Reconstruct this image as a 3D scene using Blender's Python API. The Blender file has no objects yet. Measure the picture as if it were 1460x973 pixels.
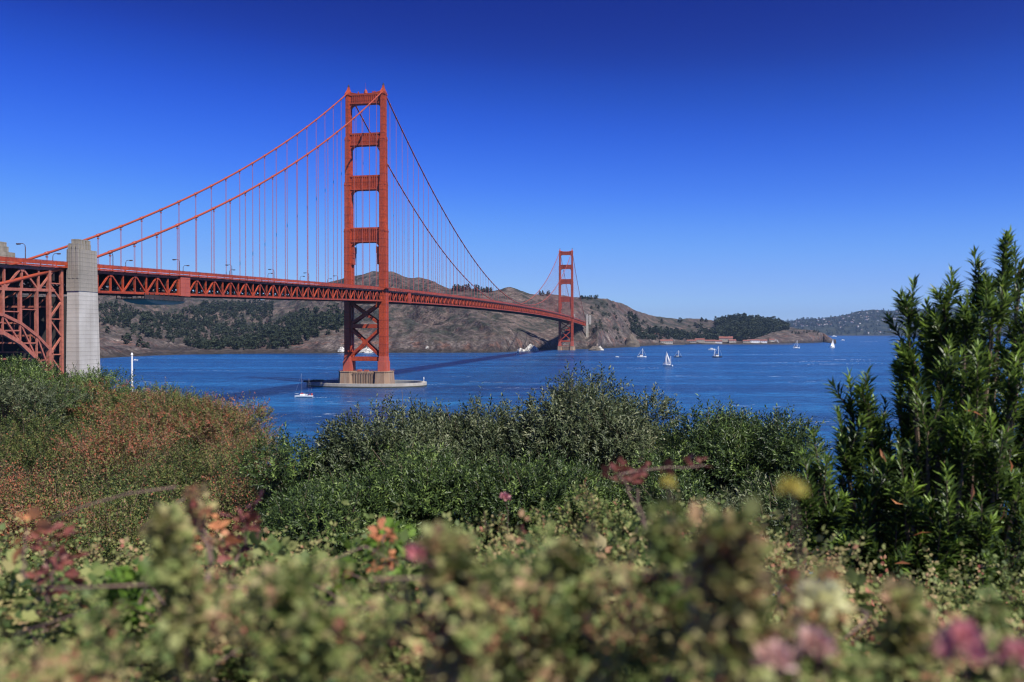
import bpy, math, random
import numpy as np
from mathutils import Vector, Matrix

# ------------------------------------------------------------------ camera, sky, sun, exposure
C = bpy.context.scene
COL = C.collection
F, CX, YH, EYE = 1217.0, 730.0, 473.5, 40.5      # focal length in photo pixels, principal column, horizon row, eye height

cam_d = bpy.data.cameras.new('camera'); cam = bpy.data.objects.new('camera', cam_d); COL.objects.link(cam)
cam_d.sensor_width = 36.0; cam_d.lens = 36.0 * F / 1460.0
cam_d.clip_start = 0.05; cam_d.clip_end = 60000
cam.location = (0, 0, EYE)
cam.rotation_euler = (math.radians(90 - 0.61), 0, 0)
cam_d.dof.use_dof = True; cam_d.dof.focus_distance = 24.0; cam_d.dof.aperture_fstop = 3.2
C.camera = cam

SUN_EL = math.radians(52)
sun_h = Vector((0.69, -0.724, 0)).normalized()
sun_dir = Vector((sun_h.x * math.cos(SUN_EL), sun_h.y * math.cos(SUN_EL), math.sin(SUN_EL)))
w = bpy.data.worlds.new('World'); C.world = w; w.use_nodes = True
nt = w.node_tree; bg = nt.nodes['Background']
sky = nt.nodes.new('ShaderNodeTexSky'); sky.sky_type = 'NISHITA'; sky.sun_disc = False
sky.sun_elevation = SUN_EL; sky.sun_rotation = math.atan2(sun_h.x, sun_h.y)
sky.altitude = 1200; sky.air_density = 1.0; sky.dust_density = 0.0; sky.ozone_density = 3.2
gm = nt.nodes.new('ShaderNodeGamma'); gm.inputs[1].default_value = 1.28
hs = nt.nodes.new('ShaderNodeHueSaturation'); hs.inputs['Saturation'].default_value = 1.12; hs.inputs['Value'].default_value = 0.62
hs.inputs['Hue'].default_value = 0.512
nt.links.new(sky.outputs[0], gm.inputs[0]); nt.links.new(gm.outputs[0], hs.inputs['Color'])
v1 = nt.nodes.new('ShaderNodeVectorMath'); v1.operation = 'SCALE'; v1.inputs['Scale'].default_value = .1
v2 = nt.nodes.new('ShaderNodeVectorMath'); v2.operation = 'SCALE'; v2.inputs['Scale'].default_value = 10.0
cv = nt.nodes.new('ShaderNodeRGBCurve')           # polarised, saturated rendering of the clear sky
for ch, pts in enumerate([[(0, 0), (.03, .004), (.051, .0097), (.07, .019), (.127, .060), (.238, .150), (.49, .29), (1, .5)],
                          [(0, 0), (.08, .018), (.120, .036), (.159, .082), (.266, .205), (.434, .375), (.645, .485), (1, .7)],
                          [(0, 0), (.25, .20), (.352, .31), (.429, .52), (.51, .74), (.597, .88), (.66, .95), (1, 1)]]):
    c_ = cv.mapping.curves[ch]
    c_.points[0].location = pts[0]; c_.points[1].location = pts[-1]
    for p_ in pts[1:-1]: c_.points.new(*p_)
cv.mapping.update()
nt.links.new(hs.outputs[0], v1.inputs[0]); nt.links.new(v1.outputs[0], cv.inputs['Color']); nt.links.new(cv.outputs[0], v2.inputs[0])
nt.links.new(v2.outputs[0], bg.inputs[0]); bg.inputs[1].default_value = 0.068

sl = bpy.data.lights.new('sun', 'SUN'); sl.energy = 4.7; sl.angle = math.radians(0.53); sl.color = (1.0, 0.95, 0.87)
so = bpy.data.objects.new('sun', sl); COL.objects.link(so); so.rotation_euler = sun_dir.to_track_quat('Z', 'Y').to_euler()
so.location = (0, 0, 500)
C.view_settings.view_transform = 'Standard'; C.view_settings.look = 'None'
C.view_settings.exposure = 0.556; C.view_settings.gamma = 1.0; C.view_settings.use_curve_mapping = False
C.render.engine = 'CYCLES'
C.cycles.use_denoising = True; C.cycles.filter_width = 1.2
C.cycles.max_bounces = 6; C.cycles.diffuse_bounces = 3; C.cycles.glossy_bounces = 2; C.cycles.transmission_bounces = 3
C.cycles.transparent_max_bounces = 6; C.cycles.volume_bounces = 0
C.cycles.caustics_reflective = False; C.cycles.caustics_refractive = False
C.cycles.sample_clamp_indirect = 4.0

rng = np.random.default_rng(7)
random.seed(7)
def P(px, py, D):                                   # a point at distance D in the direction of a photo pixel
    return Vector(((px - CX) / F * D, D, EYE + (YH - py) / F * D))

# ------------------------------------------------------------------ noise
def _h(ix, iy, seed):
    n = (ix.astype(np.int64) * 374761393 + iy.astype(np.int64) * 668265263 + seed * 1442695041) & 0xffffffff
    n = ((n ^ (n >> 13)) * 1274126177) & 0xffffffff
    return ((n ^ (n >> 16)) & 0xffff) / 65535.0
def vnoise(x, y, seed=0):
    ix = np.floor(x); iy = np.floor(y); fx = x - ix; fy = y - iy
    fx = fx * fx * (3 - 2 * fx); fy = fy * fy * (3 - 2 * fy)
    a = _h(ix, iy, seed); b = _h(ix + 1, iy, seed); c = _h(ix, iy + 1, seed); d = _h(ix + 1, iy + 1, seed)
    return (a * (1 - fx) + b * fx) * (1 - fy) + (c * (1 - fx) + d * fx) * fy
def fbm(x, y, o=5, seed=0):
    s = 0; a = .5; t = 0
    for i in range(o):
        s = s + a * vnoise(x, y, seed + i); t += a; a *= .5; x = x * 2.03 + 11.3; y = y * 2.03 + 5.1
    return s / t
def ridged(x, y, o=5, seed=0):
    s = 0; a = .5; t = 0
    for i in range(o):
        s = s + a * (1 - np.abs(2 * vnoise(x, y, seed + i) - 1)); t += a; a *= .52; x = x * 2.07 + 3.1; y = y * 2.07 + 7.7
    return s / t
def smooth(t):
    t = np.clip(t, 0, 1); return t * t * (3 - 2 * t)

# ------------------------------------------------------------------ materials
def newmat(name):
    m = bpy.data.materials.new(name); m.use_nodes = True
    return m, m.node_tree, m.node_tree.nodes['Principled BSDF']
def N(t, kind, **kw):
    n = t.nodes.new(kind)
    for k, v in kw.items(): setattr(n, k, v)
    return n
def noise_node(t, scale, detail=4, vec=None, rough=.55):
    n = N(t, 'ShaderNodeTexNoise'); n.inputs['Scale'].default_value = scale; n.inputs['Detail'].default_value = detail
    n.inputs['Roughness'].default_value = rough
    if vec is not None: t.links.new(vec, n.inputs['Vector'])
    return n
def ramp(t, fac, stops):
    r = N(t, 'ShaderNodeValToRGB'); e = r.color_ramp.elements
    while len(e) < len(stops): e.new(.5)
    for i, (p, c) in enumerate(stops): e[i].position = p; e[i].color = (*c, 1)
    t.links.new(fac, r.inputs[0]); return r
def mixc(t, fac, a, b, blend='MIX'):
    m = N(t, 'ShaderNodeMix', data_type='RGBA', blend_type=blend)
    for sock, v in ((m.inputs[0], fac), (m.inputs[6], a), (m.inputs[7], b)):
        if isinstance(v, (int, float)): sock.default_value = v
        elif isinstance(v, tuple): sock.default_value = (*v, 1)
        else: t.links.new(v, sock)
    return m.outputs[2]
def weathered(name, col, col2, scale=.3, rough=.5, streak=0.0, scol=(.2, .1, .08), bump=0.0, metallic=0, fine=None, joints=0):
    m, t, b = newmat(name)
    g = N(t, 'ShaderNodeNewGeometry')
    n1 = noise_node(t, scale, 5, g.outputs['Position'])
    r1 = ramp(t, n1.outputs[0], [(.35, col), (.68, col2)])
    out = r1.outputs[0]
    if streak:
        mp = N(t, 'ShaderNodeMapping'); mp.inputs['Scale'].default_value = (1.1, 1.1, .05)
        t.links.new(g.outputs['Position'], mp.inputs[0])
        n2 = noise_node(t, scale * 4, 4, mp.outputs[0])
        r2 = ramp(t, n2.outputs[0], [(.48, (0, 0, 0)), (.72, (streak,) * 3)])
        out = mixc(t, r2.outputs[0], out, scol)
    if fine:
        n4 = noise_node(t, fine, 3, g.outputs['Position'])
        r4 = ramp(t, n4.outputs[0], [(.35, (.72,) * 3), (.65, (1.12,) * 3)])
        out = mixc(t, 1.0, out, r4.outputs[0], 'MULTIPLY')
    if joints:                                      # form joints every few metres of height
        sp = N(t, 'ShaderNodeSeparateXYZ'); t.links.new(g.outputs['Position'], sp.inputs[0])
        d_ = N(t, 'ShaderNodeMath', operation='DIVIDE'); t.links.new(sp.outputs[2], d_.inputs[0]); d_.inputs[1].default_value = joints
        fr_ = N(t, 'ShaderNodeMath', operation='FRACT'); t.links.new(d_.outputs[0], fr_.inputs[0])
        rj = ramp(t, fr_.outputs[0], [(.0, (.72,) * 3), (.10, (.72,) * 3), (.16, (1,) * 3), (1, (.94,) * 3)])
        out = mixc(t, 1.0, out, rj.outputs[0], 'MULTIPLY')
    t.links.new(out, b.inputs['Base Color'])
    b.inputs['Roughness'].default_value = rough; b.inputs['Metallic'].default_value = metallic
    if bump:
        n3 = noise_node(t, scale * 12, 4, g.outputs['Position'])
        bp = N(t, 'ShaderNodeBump'); bp.inputs['Strength'].default_value = bump; bp.inputs['Distance'].default_value = .3
        t.links.new(n3.outputs[0], bp.inputs['Height']); t.links.new(bp.outputs[0], b.inputs['Normal'])
    return m
M = {}
M['orange'] = weathered('orange_steel', (.46, .064, .016), (.36, .050, .015), .06, .55, .6, (.17, .035, .02), fine=.8, joints=6.1)
M['orange_plinth'] = weathered('faded_orange_steel', (.44, .10, .062), (.38, .08, .05), .2, .6, .3, (.35, .08, .06))
M['orange_arch'] = weathered('dull_orange_steel', (.44, .135, .088), (.33, .10, .066), .25, .6, .35, (.42, .22, .13), fine=1.0)
M['cable'] = weathered('cable_paint', (.36, .062, .026), (.29, .052, .023), .1, .5)
M['suspender'] = weathered('suspender_rope_paint', (.36, .09, .07), (.30, .08, .07), .1, .6)
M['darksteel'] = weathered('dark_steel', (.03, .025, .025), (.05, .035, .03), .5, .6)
M['asphalt'] = weathered('asphalt', (.05, .05, .05), (.07, .07, .07), .5, .9)
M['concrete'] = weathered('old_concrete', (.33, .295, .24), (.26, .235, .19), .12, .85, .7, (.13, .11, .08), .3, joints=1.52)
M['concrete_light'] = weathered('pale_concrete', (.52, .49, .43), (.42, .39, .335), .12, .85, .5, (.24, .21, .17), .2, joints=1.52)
M['pier'] = weathered('stained_concrete', (.30, .19, .12), (.24, .155, .10), .15, .85, .8, (.36, .31, .23), .3)
M['fender'] = weathered('fender_concrete', (.44, .41, .35), (.34, .31, .26), .2, .85, .4, (.2, .17, .13), .2)
M['net'] = weathered('brown_netting', (.50, .36, .24), (.56, .40, .27), .2, .95)
M['algae'] = weathered('wet_algae_band', (.045, .05, .03), (.08, .07, .05), .6, .5)
M['wall_shade'] = weathered('shade_dark_concrete', (.035, .03, .028), (.05, .042, .038), .3, .9)  # near-black colour stands in for the deep shade behind the arch
M['white'] = weathered('white_paint', (.8, .8, .78), (.74, .74, .72), .5, .4)
M['sail'] = weathered('sail_cloth', (.85, .84, .80), (.78, .77, .74), .5, .7)
M['navy'] = weathered('navy_canvas', (.02, .03, .08), (.03, .04, .10), .8, .6)
M['redcanvas'] = weathered('red_canvas', (.5, .06, .04), (.4, .05, .03), .8, .6)
M['roof_red'] = weathered('red_roof', (.22, .075, .055), (.18, .07, .055), .1, .8)
M['cream'] = weathered('cream_wall', (.42, .38, .31), (.36, .33, .28), .1, .8)
M['window'] = weathered('window_glass', (.03, .035, .045), (.04, .05, .06), .5, .15)
M['tarp'] = weathered('grey_netting', (.30, .25, .20), (.34, .28, .23), .2, .9)
M['guano'] = weathered('whitened_rock', (.66, .64, .58), (.06, .05, .045), .35, .9, 0, (0, 0, 0), .5)
M['rock'] = weathered('dark_rock', (.09, .075, .06), (.15, .12, .09), .12, .9, 0, (0, 0, 0), .6)
M['bark'] = weathered('grey_brown_bark', (.16, .11, .07), (.09, .065, .045), 14, .9)
M['twig'] = weathered('brown_twig', (.20, .13, .10), (.13, .08, .07), 20, .8)
M['lampmetal'] = weathered('lamp_post_paint', (.10, .05, .045), (.08, .045, .04), 1, .5)
M['lens'] = weathered('lamp_lens', (.5, .45, .3), (.45, .4, .3), 1, .3)
M['hull_dark'] = weathered('dark_hull_paint', (.03, .03, .05), (.04, .04, .06), .6, .3)

def leafmat(name, stops, rough=.45, trans=.25, spec=.5):
    m, t, b = newmat(name)
    a = N(t, 'ShaderNodeAttribute'); a.attribute_name = 'tint'
    r = ramp(t, a.outputs['Fac'], stops)
    t.links.new(r.outputs[0], b.inputs['Base Color'])
    b.inputs['Roughness'].default_value = rough
    b.inputs['Specular IOR Level'].default_value = spec
    tr = N(t, 'ShaderNodeBsdfTranslucent'); mx = N(t, 'ShaderNodeMixShader'); mx.inputs[0].default_value = trans
    hsv = N(t, 'ShaderNodeHueSaturation'); hsv.inputs['Value'].default_value = 1.3; hsv.inputs['Hue'].default_value = .49
    t.links.new(r.outputs[0], hsv.inputs['Color']); t.links.new(hsv.outputs[0], tr.inputs[0])
    t.links.new(b.outputs[0], mx.inputs[1]); t.links.new(tr.outputs[0], mx.inputs[2])
    t.links.new(mx.outputs[0], t.nodes['Material Output'].inputs[0])
    return m
M['leaf_green'] = leafmat('glossy_shrub_leaf', [(0, (.018, .032, .010)), (.45, (.045, .078, .022)), (.8, (.095, .15, .035)), (1, (.20, .28, .07))], .42, .22, .35)
M['leaf_grey'] = leafmat('grey_green_leaf', [(0, (.03, .045, .02)), (.45, (.075, .10, .042)), (.8, (.15, .17, .085)), (1, (.24, .25, .14))], .48, .15, .35)
M['leaf_shrub'] = leafmat('narrow_evergreen_leaf', [(0, (.022, .042, .012)), (.5, (.055, .095, .022)), (.8, (.13, .21, .038)), (1, (.26, .40, .06))], .4, .32, .4)
M['leaf_scrub'] = leafmat('hillside_scrub_leaf', [(0, (.03, .05, .014)), (.25, (.095, .13, .03)), (.48, (.19, .20, .055)), (.64, (.13, .075, .04)), (.85, (.24, .155, .09)), (1, (.34, .10, .05))], .6, .2, .3)
M['leaf_bramble'] = leafmat('bramble_leaf', [(0, (.045, .08, .02)), (.28, (.13, .18, .05)), (.55, (.27, .28, .10)), (.74, (.35, .27, .135)), (.86, (.38, .19, .11)), (.94, (.32, .08, .07)), (1, (.44, .40, .17))], .6, .25, .3)
M['leaf_fresh'] = leafmat('fresh_green_leaf', [(0, (.08, .16, .02)), (1, (.20, .32, .05))], .45, .35)
M['leaf_dry'] = leafmat('dry_orange_leaf', [(0, (.42, .16, .07)), (1, (.62, .28, .12))], .6, .3)
M['leaf_maroon'] = leafmat('maroon_leaf', [(0, (.13, .045, .04)), (1, (.24, .08, .06))], .5, .25)
M['petal_pink'] = leafmat('pink_petal', [(0, (.50, .17, .19)), (1, (.66, .34, .34))], .6, .35)
M['petal_blush'] = leafmat('blush_petal', [(0, (.50, .28, .24)), (1, (.66, .46, .40))], .6, .35)
M['petal_yellow'] = leafmat('yellow_petal', [(0, (.55, .48, .10)), (1, (.65, .58, .16))], .6, .35)
M['petal_cream'] = leafmat('cream_petal', [(0, (.66, .66, .36)), (1, (.74, .72, .45))], .6, .35)
M['conifer'] = leafmat('dark_conifer_needles', [(0, (.014, .021, .013)), (.6, (.026, .038, .022)), (1, (.05, .062, .034))], .8, .05, .2)

# ------------------------------------------------------------------ mesh helpers
class MB:
    def __init__(s): s.v = []; s.f = []; s.m = []; s.mi = 0
    def add(s, vs, fs):
        o = len(s.v); s.v += [tuple(v) for v in vs]
        for f in fs: s.f.append(tuple(i + o for i in f)); s.m.append(s.mi)
    def box(s, x0, x1, y0, y1, z0, z1):
        s.add([(x0,y0,z0),(x1,y0,z0),(x1,y1,z0),(x0,y1,z0),(x0,y0,z1),(x1,y0,z1),(x1,y1,z1),(x0,y1,z1)],
              [(0,3,2,1),(4,5,6,7),(0,1,5,4),(1,2,6,5),(2,3,7,6),(3,0,4,7)])
    def beam(s, a, b, wx, wy=None):                   # rectangular bar from a to b
        a = Vector(a); b = Vector(b); wy = wy or wx
        d = (b - a).normalized(); up = Vector((0, 0, 1)) if abs(d.z) < .95 else Vector((0, 1, 0))
        x = d.cross(up).normalized() * wx / 2; y = x.cross(d).normalized() * wy / 2
        s.add([a-x-y, a+x-y, a+x+y, a-x+y, b-x-y, b+x-y, b+x+y, b-x+y],
              [(3,2,1,0),(4,5,6,7),(0,1,5,4),(1,2,6,5),(2,3,7,6),(3,0,4,7)])
    def tube(s, pts, r, n=6, cap=True):
        pts = [Vector(p) for p in pts]; rs = r if hasattr(r, '__len__') else [r] * len(pts)
        o = len(s.v); k = len(pts)
        for i, p in enumerate(pts):
            d = (pts[min(i+1, k-1)] - pts[max(i-1, 0)]).normalized()
            up = Vector((0, 0, 1)) if abs(d.z) < .9 else Vector((1, 0, 0))
            x = d.cross(up).normalized(); y = x.cross(d)
            for j in range(n):
                a = 2 * math.pi * j / n; s.v.append(tuple(p + (x * math.cos(a) + y * math.sin(a)) * rs[i]))
        for i in range(k - 1):
            for j in range(n):
                a = o + i*n + j; b = o + i*n + (j+1) % n; s.f.append((a, b, b+n, a+n)); s.m.append(s.mi)
        if cap:
            s.f.append(tuple(o + j for j in range(n))[::-1]); s.m.append(s.mi)
            s.f.append(tuple(o + (k-1)*n + j for j in range(n))); s.m.append(s.mi)
    def prism(s, poly, z0, z1, top=None):             # polygon in xy extruded z0..z1
        n = len(poly); top = top or poly
        vs = [(x, y, z0) for x, y in poly] + [(x, y, z1) for x, y in top]
        s.add(vs, [tuple(range(n))[::-1], tuple(range(n, 2*n))] + [(i, (i+1) % n, n + (i+1) % n, n + i) for i in range(n)])
    def xprism(s, poly, y0, y1):                      # polygon in xz extruded y0..y1
        n = len(poly)
        vs = [(x, y0, z) for x, z in poly] + [(x, y1, z) for x, z in poly]
        s.add(vs, [tuple(range(n)), tuple(range(n, 2*n))[::-1]] + [(i, n + i, n + (i+1) % n, (i+1) % n) for i in range(n)])
    def build(s, name, mats, parent=None, smoothf=False, loc=None):
        me = bpy.data.meshes.new(name); me.from_pydata(s.v, [], s.f)
        for m in (mats if isinstance(mats, (list, tuple)) else [mats]): me.materials.append(m)
        me.polygons.foreach_set('material_index', s.m)
        if smoothf: me.polygons.foreach_set('use_smooth', [True] * len(s.f))
        me.update()
        o = bpy.data.objects.new(name, me); COL.objects.link(o)
        if parent: o.parent = parent
        if loc is not None: o.location = loc
        return o
def tag(o, label=None, cat=None, group=None, kind=None):
    if label: o['label'] = label
    if cat: o['category'] = cat
    if group: o['group'] = group
    if kind: o['kind'] = kind
    return o
def empty(name, loc=(0,0,0), rz=0, parent=None):
    o = bpy.data.objects.new(name, None); COL.objects.link(o); o.location = loc; o.rotation_euler = (0, 0, rz)
    o.empty_display_size = .1
    if parent: o.parent = parent
    return o
def npmesh(name, V, Q, mat, tint=None, parent=None, smoothf=False, loc=None):   # quads (n,4) or tris (n,3)
    me = bpy.data.meshes.new(name); k = Q.shape[1]
    me.vertices.add(len(V)); me.vertices.foreach_set('co', np.ascontiguousarray(V, dtype=np.float32).ravel())
    me.loops.add(Q.size); me.loops.foreach_set('vertex_index', np.ascontiguousarray(Q, dtype=np.int32).ravel())
    me.polygons.add(len(Q)); me.polygons.foreach_set('loop_start', np.arange(0, Q.size, k, dtype=np.int32))
    if smoothf: me.polygons.foreach_set('use_smooth', np.ones(len(Q), dtype=bool))
    for m in (mat if isinstance(mat, (list, tuple)) else [mat]): me.materials.append(m)
    if tint is not None:
        a = me.attributes.new('tint', 'FLOAT', 'POINT'); a.data.foreach_set('value', np.ascontiguousarray(tint, dtype=np.float32))
    me.update(calc_edges=True)
    o = bpy.data.objects.new(name, me); COL.objects.link(o)
    if parent: o.parent = parent
    if loc is not None: o.location = loc
    return o

# ------------------------------------------------------------------ water
m, t, b = newmat('bay_water')
g = N(t, 'ShaderNodeNewGeometry')
def mapped(sx, sy, rot=0):
    mp = N(t, 'ShaderNodeMapping'); mp.inputs['Scale'].default_value = (sx, sy, 1); mp.inputs['Rotation'].default_value = (0, 0, rot)
    t.links.new(g.outputs['Position'], mp.inputs[0]); return mp.outputs[0]
big = noise_node(t, 1, 5, mapped(.0012, .014, .04))
cr = ramp(t, big.outputs[0], [(.34, (.002, .036, .122)), (.5, (.004, .062, .182)), (.66, (.010, .102, .262))])
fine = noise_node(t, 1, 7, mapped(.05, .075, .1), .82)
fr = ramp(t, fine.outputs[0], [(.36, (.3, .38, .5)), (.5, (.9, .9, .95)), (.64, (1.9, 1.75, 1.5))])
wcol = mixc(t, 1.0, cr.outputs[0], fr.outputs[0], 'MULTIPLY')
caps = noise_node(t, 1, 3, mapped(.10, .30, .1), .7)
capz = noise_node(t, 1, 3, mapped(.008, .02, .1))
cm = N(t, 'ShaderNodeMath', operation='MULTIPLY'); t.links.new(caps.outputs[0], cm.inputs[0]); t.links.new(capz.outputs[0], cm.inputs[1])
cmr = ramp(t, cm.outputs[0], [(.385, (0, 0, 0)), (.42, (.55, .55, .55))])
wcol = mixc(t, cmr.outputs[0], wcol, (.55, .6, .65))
t.links.new(wcol, b.inputs['Base Color'])
b.inputs['Roughness'].default_value = .24; b.inputs['IOR'].default_value = 1.33
h1 = noise_node(t, 1, 6, mapped(.35, .9, .12), .62); h2 = noise_node(t, 1, 5, mapped(.05, .14, -.1), .6)
ha = N(t, 'ShaderNodeMath', operation='MULTIPLY_ADD'); t.links.new(h2.outputs[0], ha.inputs[0]); ha.inputs[1].default_value = 3.0; t.links.new(h1.outputs[0], ha.inputs[2])
bp = N(t, 'ShaderNodeBump'); bp.inputs['Strength'].default_value = 1.0; bp.inputs['Distance'].default_value = .85
t.links.new(ha.outputs[0], bp.inputs['Height']); t.links.new(bp.outputs[0], b.inputs['Normal'])
M['water'] = m
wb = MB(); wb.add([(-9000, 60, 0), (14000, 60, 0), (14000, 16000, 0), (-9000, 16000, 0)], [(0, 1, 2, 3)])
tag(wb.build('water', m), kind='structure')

# ------------------------------------------------------------------ headlands (far terrain)
def hillmat(name, grass, grass2, scrub, cliff, cliff2, cliffz, bscale=.02):
    m, t, b = newmat(name)
    g = N(t, 'ShaderNodeNewGeometry')
    n1 = noise_node(t, .0045, 6, g.outputs['Position'], .62)
    n2 = noise_node(t, bscale, 6, g.outputs['Position'], .65)
    n3 = noise_node(t, .055, 4, g.outputs['Position'], .6)
    c = ramp(t, n1.outputs[0], [(.38, grass), (.60, grass2)]).outputs[0]
    s = ramp(t, n2.outputs[0], [(.46, (0, 0, 0)), (.56, (1, 1, 1))]).outputs[0]
    c = mixc(t, s, c, scrub)
    v = N(t, 'ShaderNodeTexVoronoi'); v.inputs['Scale'].default_value = .045; t.links.new(g.outputs['Position'], v.inputs['Vector'])
    vr = ramp(t, v.outputs['Distance'], [(.16, (.75,) * 3), (.26, (0, 0, 0))]).outputs[0]
    c = mixc(t, vr, c, (.028, .034, .018))
    sep = N(t, 'ShaderNodeSeparateXYZ'); t.links.new(g.outputs['Position'], sep.inputs[0])
    sn = N(t, 'ShaderNodeSeparateXYZ'); t.links.new(g.outputs['Normal'], sn.inputs[0])
    st = N(t, 'ShaderNodeMapRange'); st.inputs['From Min'].default_value = .80; st.inputs['From Max'].default_value = .62
    t.links.new(sn.outputs[2], st.inputs['Value'])
    hz = N(t, 'ShaderNodeMath', operation='MULTIPLY_ADD'); t.links.new(n1.outputs[0], hz.inputs[0]); hz.inputs[1].default_value = -70; t.links.new(sep.outputs[2], hz.inputs[2])
    lo = N(t, 'ShaderNodeMapRange'); lo.inputs['From Min'].default_value = cliffz - 30; lo.inputs['From Max'].default_value = cliffz - 55
    t.links.new(hz.outputs[0], lo.inputs['Value'])
    mxx = N(t, 'ShaderNodeMath', operation='MAXIMUM'); t.links.new(st.outputs[0], mxx.inputs[0]); t.links.new(lo.outputs[0], mxx.inputs[1])
    n5 = noise_node(t, .03, 6, g.outputs['Position'], .7)
    cc = ramp(t, n5.outputs[0], [(.36, cliff), (.5, cliff2), (.64, (.16, .13, .11))]).outputs[0]
    mp7 = N(t, 'ShaderNodeMapping'); mp7.inputs['Scale'].default_value = (.05, .006, .004); mp7.inputs['Rotation'].default_value = (0, 0, .35)
    t.links.new(g.outputs['Position'], mp7.inputs[0]); n7 = noise_node(t, 1, 5, mp7.outputs[0], .65)
    cc = mixc(t, 1.0, cc, ramp(t, n7.outputs[0], [(.35, (.5, .5, .55)), (.65, (1.45,) * 3)]).outputs[0], 'MULTIPLY')
    c = mixc(t, mxx.outputs[0], c, cc)
    wet = N(t, 'ShaderNodeMapRange'); wet.inputs['From Min'].default_value = 12; wet.inputs['From Max'].default_value = 3
    t.links.new(sep.outputs[2], wet.inputs['Value'])
    c = mixc(t, wet.outputs[0], c, (.045, .038, .034))
    n6 = noise_node(t, .16, 4, g.outputs['Position'], .7)
    f6 = ramp(t, n6.outputs[0], [(.32, (.45,) * 3), (.5, (.95,) * 3), (.7, (1.7,) * 3)]).outputs[0]
    f4 = mixc(t, 1.0, ramp(t, n3.outputs[0], [(.3, (.6,) * 3), (.7, (1.35,) * 3)]).outputs[0], f6, 'MULTIPLY')
    c = mixc(t, 1.0, c, f4, 'MULTIPLY')
    t.links.new(c, b.inputs['Base Color']); b.inputs['Roughness'].default_value = .95; b.inputs['Specular IOR Level'].default_value = .1
    bp = N(t, 'ShaderNodeBump'); bp.inputs['Strength'].default_value = .9; bp.inputs['Distance'].default_value = 9
    t.links.new(n3.outputs[0], bp.inputs['Height'])
    bp2 = N(t, 'ShaderNodeBump'); bp2.inputs['Strength'].default_value = .8; bp2.inputs['Distance'].default_value = 16
    t.links.new(n2.outputs[0], bp2.inputs['Height']); t.links.new(bp.outputs[0], bp2.inputs['Normal'])
    t.links.new(bp2.outputs[0], b.inputs['Normal'])
    return m
M['hill'] = hillmat('dry_headland', (.080, .066, .061), (.135, .103, .088), (.042, .044, .037), (.140, .076, .056), (.078, .066, .062), 38)
M['farhill'] = hillmat('wooded_far_hill', (.03, .04, .03), (.045, .05, .035), (.015, .022, .016), (.03, .04, .03), (.03, .04, .03), 0, .01)

SHORE = [(-200,512),(142,511),(189,508.5),(248,506.2),(330,504.8),(483,504),(557,503.2),(703,503),(740,501.2),(790,498.6),(838,498),(852,498.6),(861,497),(880,496),(932,492.6),(995,490.8),(1081,490.6),(1140,489.5),(1168,488.6),(1185,486.5),(1192,486)]
SKYL = [(-200,392),(60,398),(142,408),(200,411),(270,417),(340,425),(372,429),(400,426),(440,414),(490,394),(530,387.5),(554,390),(570,394),(582,400),(607,401),(619,405),(640,415),(668,413),(700,415),(712,413),(724,411.5),(738,413.5),(756,420),(773,422),(794,424),(819,427),(836,427),(850,428),(866,428.5),(880,432),(900,442),(912,447),(932,452),(966,456),(981,455),(1015,457.5),(1021,459),(1035,456),(1053,455),(1076,457),(1104,460),(1122,466),(1127,468),(1140,470),(1162,472),(1173,476),(1183,482),(1189,486.5),(1192,487)]
DK = [(-200,2900),(142,2900),(372,3700),(530,3380),(600,3050),(640,2650),(724,2550),(794,2620),(866,2750),(932,3300),(1015,3700),(1053,3520),(1127,3520),(1162,3420),(1192,3400)]
EXP = [(-200,1.25),(300,1.5),(400,1.4),(500,1.05),(640,.95),(740,1.0),(790,1.15),(850,1.35),(900,1.7),(960,2.1),(1010,2.0),(1060,1.2),(1127,1.4),(1192,1.0)]
CLF = [(-200,.14),(142,.16),(250,.09),(400,.05),(560,.08),(700,.14),(850,.12),(880,.06),(930,.02),(1090,.02),(1120,.15),(1160,.3),(1192,.3)]
def ip(tab, x): a = np.array(tab, float); return np.interp(x, a[:, 0], a[:, 1])
def hill_z(px, D):
    Ds = F * EYE / (ip(SHORE, px) - YH); Dk = ip(DK, px)
    t = (D - Ds) / (Dk - Ds)
    aS = -EYE / Ds; aK = (YH - ip(SKYL, px)) / F
    tc = np.clip(t, 0, 1); c = ip(CLF, px)
    gg = c * smooth(tc / .045) + (1 - c) * tc ** ip(EXP, px)
    z = EYE + (aS + (aK - aS) * gg) * D
    X = (px - CX) / F * D
    n = ridged(X / 430 + D / 1100, D / 1000 - X / 1500, 6, 3) - .55
    n2 = ridged(X / 120 + D / 300, D / 420, 5, 9) - .55
    n3 = fbm(X / 40, D / 40, 4, 21) - .5
    env = smooth(tc * 7) * (1 - .82 * smooth((tc - .55) / .45))
    hgt = np.clip((aK - aS) * D / 230, .25, 1.2)
    calm = np.exp(-((px - 762) / 55) ** 2 - ((D - 2010) / 190) ** 2) + np.exp(-((px - 838) / 16) ** 2 - ((D - 2200) / 140) ** 2)
    env = env * (1 - .9 * np.clip(calm, 0, 1))
    z = z + hgt * env * (180 * n + 70 * n2) + 6 * n3 * smooth(tc * 20) * (1 - .4 * smooth((tc - .7) / .3))
    z = z - 12 * np.exp(-((px - 838) / 14) ** 2 - ((D - 2190) / 110) ** 2)
    back = np.clip(t - 1, 0, None)
    z = np.where(t > 1, z - back ** 1.25 * 420, z)
    z = np.where(t <= 0, -6 + 6 * np.clip(1 + t * 25, 0, 1), np.maximum(z, 1.2 * smooth(tc / .01)))
    return z
px = np.arange(-200, 1192.1, 2.0)
tt = np.concatenate([[-.06, -.03, -.01, 0, .004, .01, .018, .027, .037, .05], np.linspace(.062, 1.0, 190), np.linspace(1.02, 1.9, 16)])
PX, TT = np.meshgrid(px, tt, indexing='ij')
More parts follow.
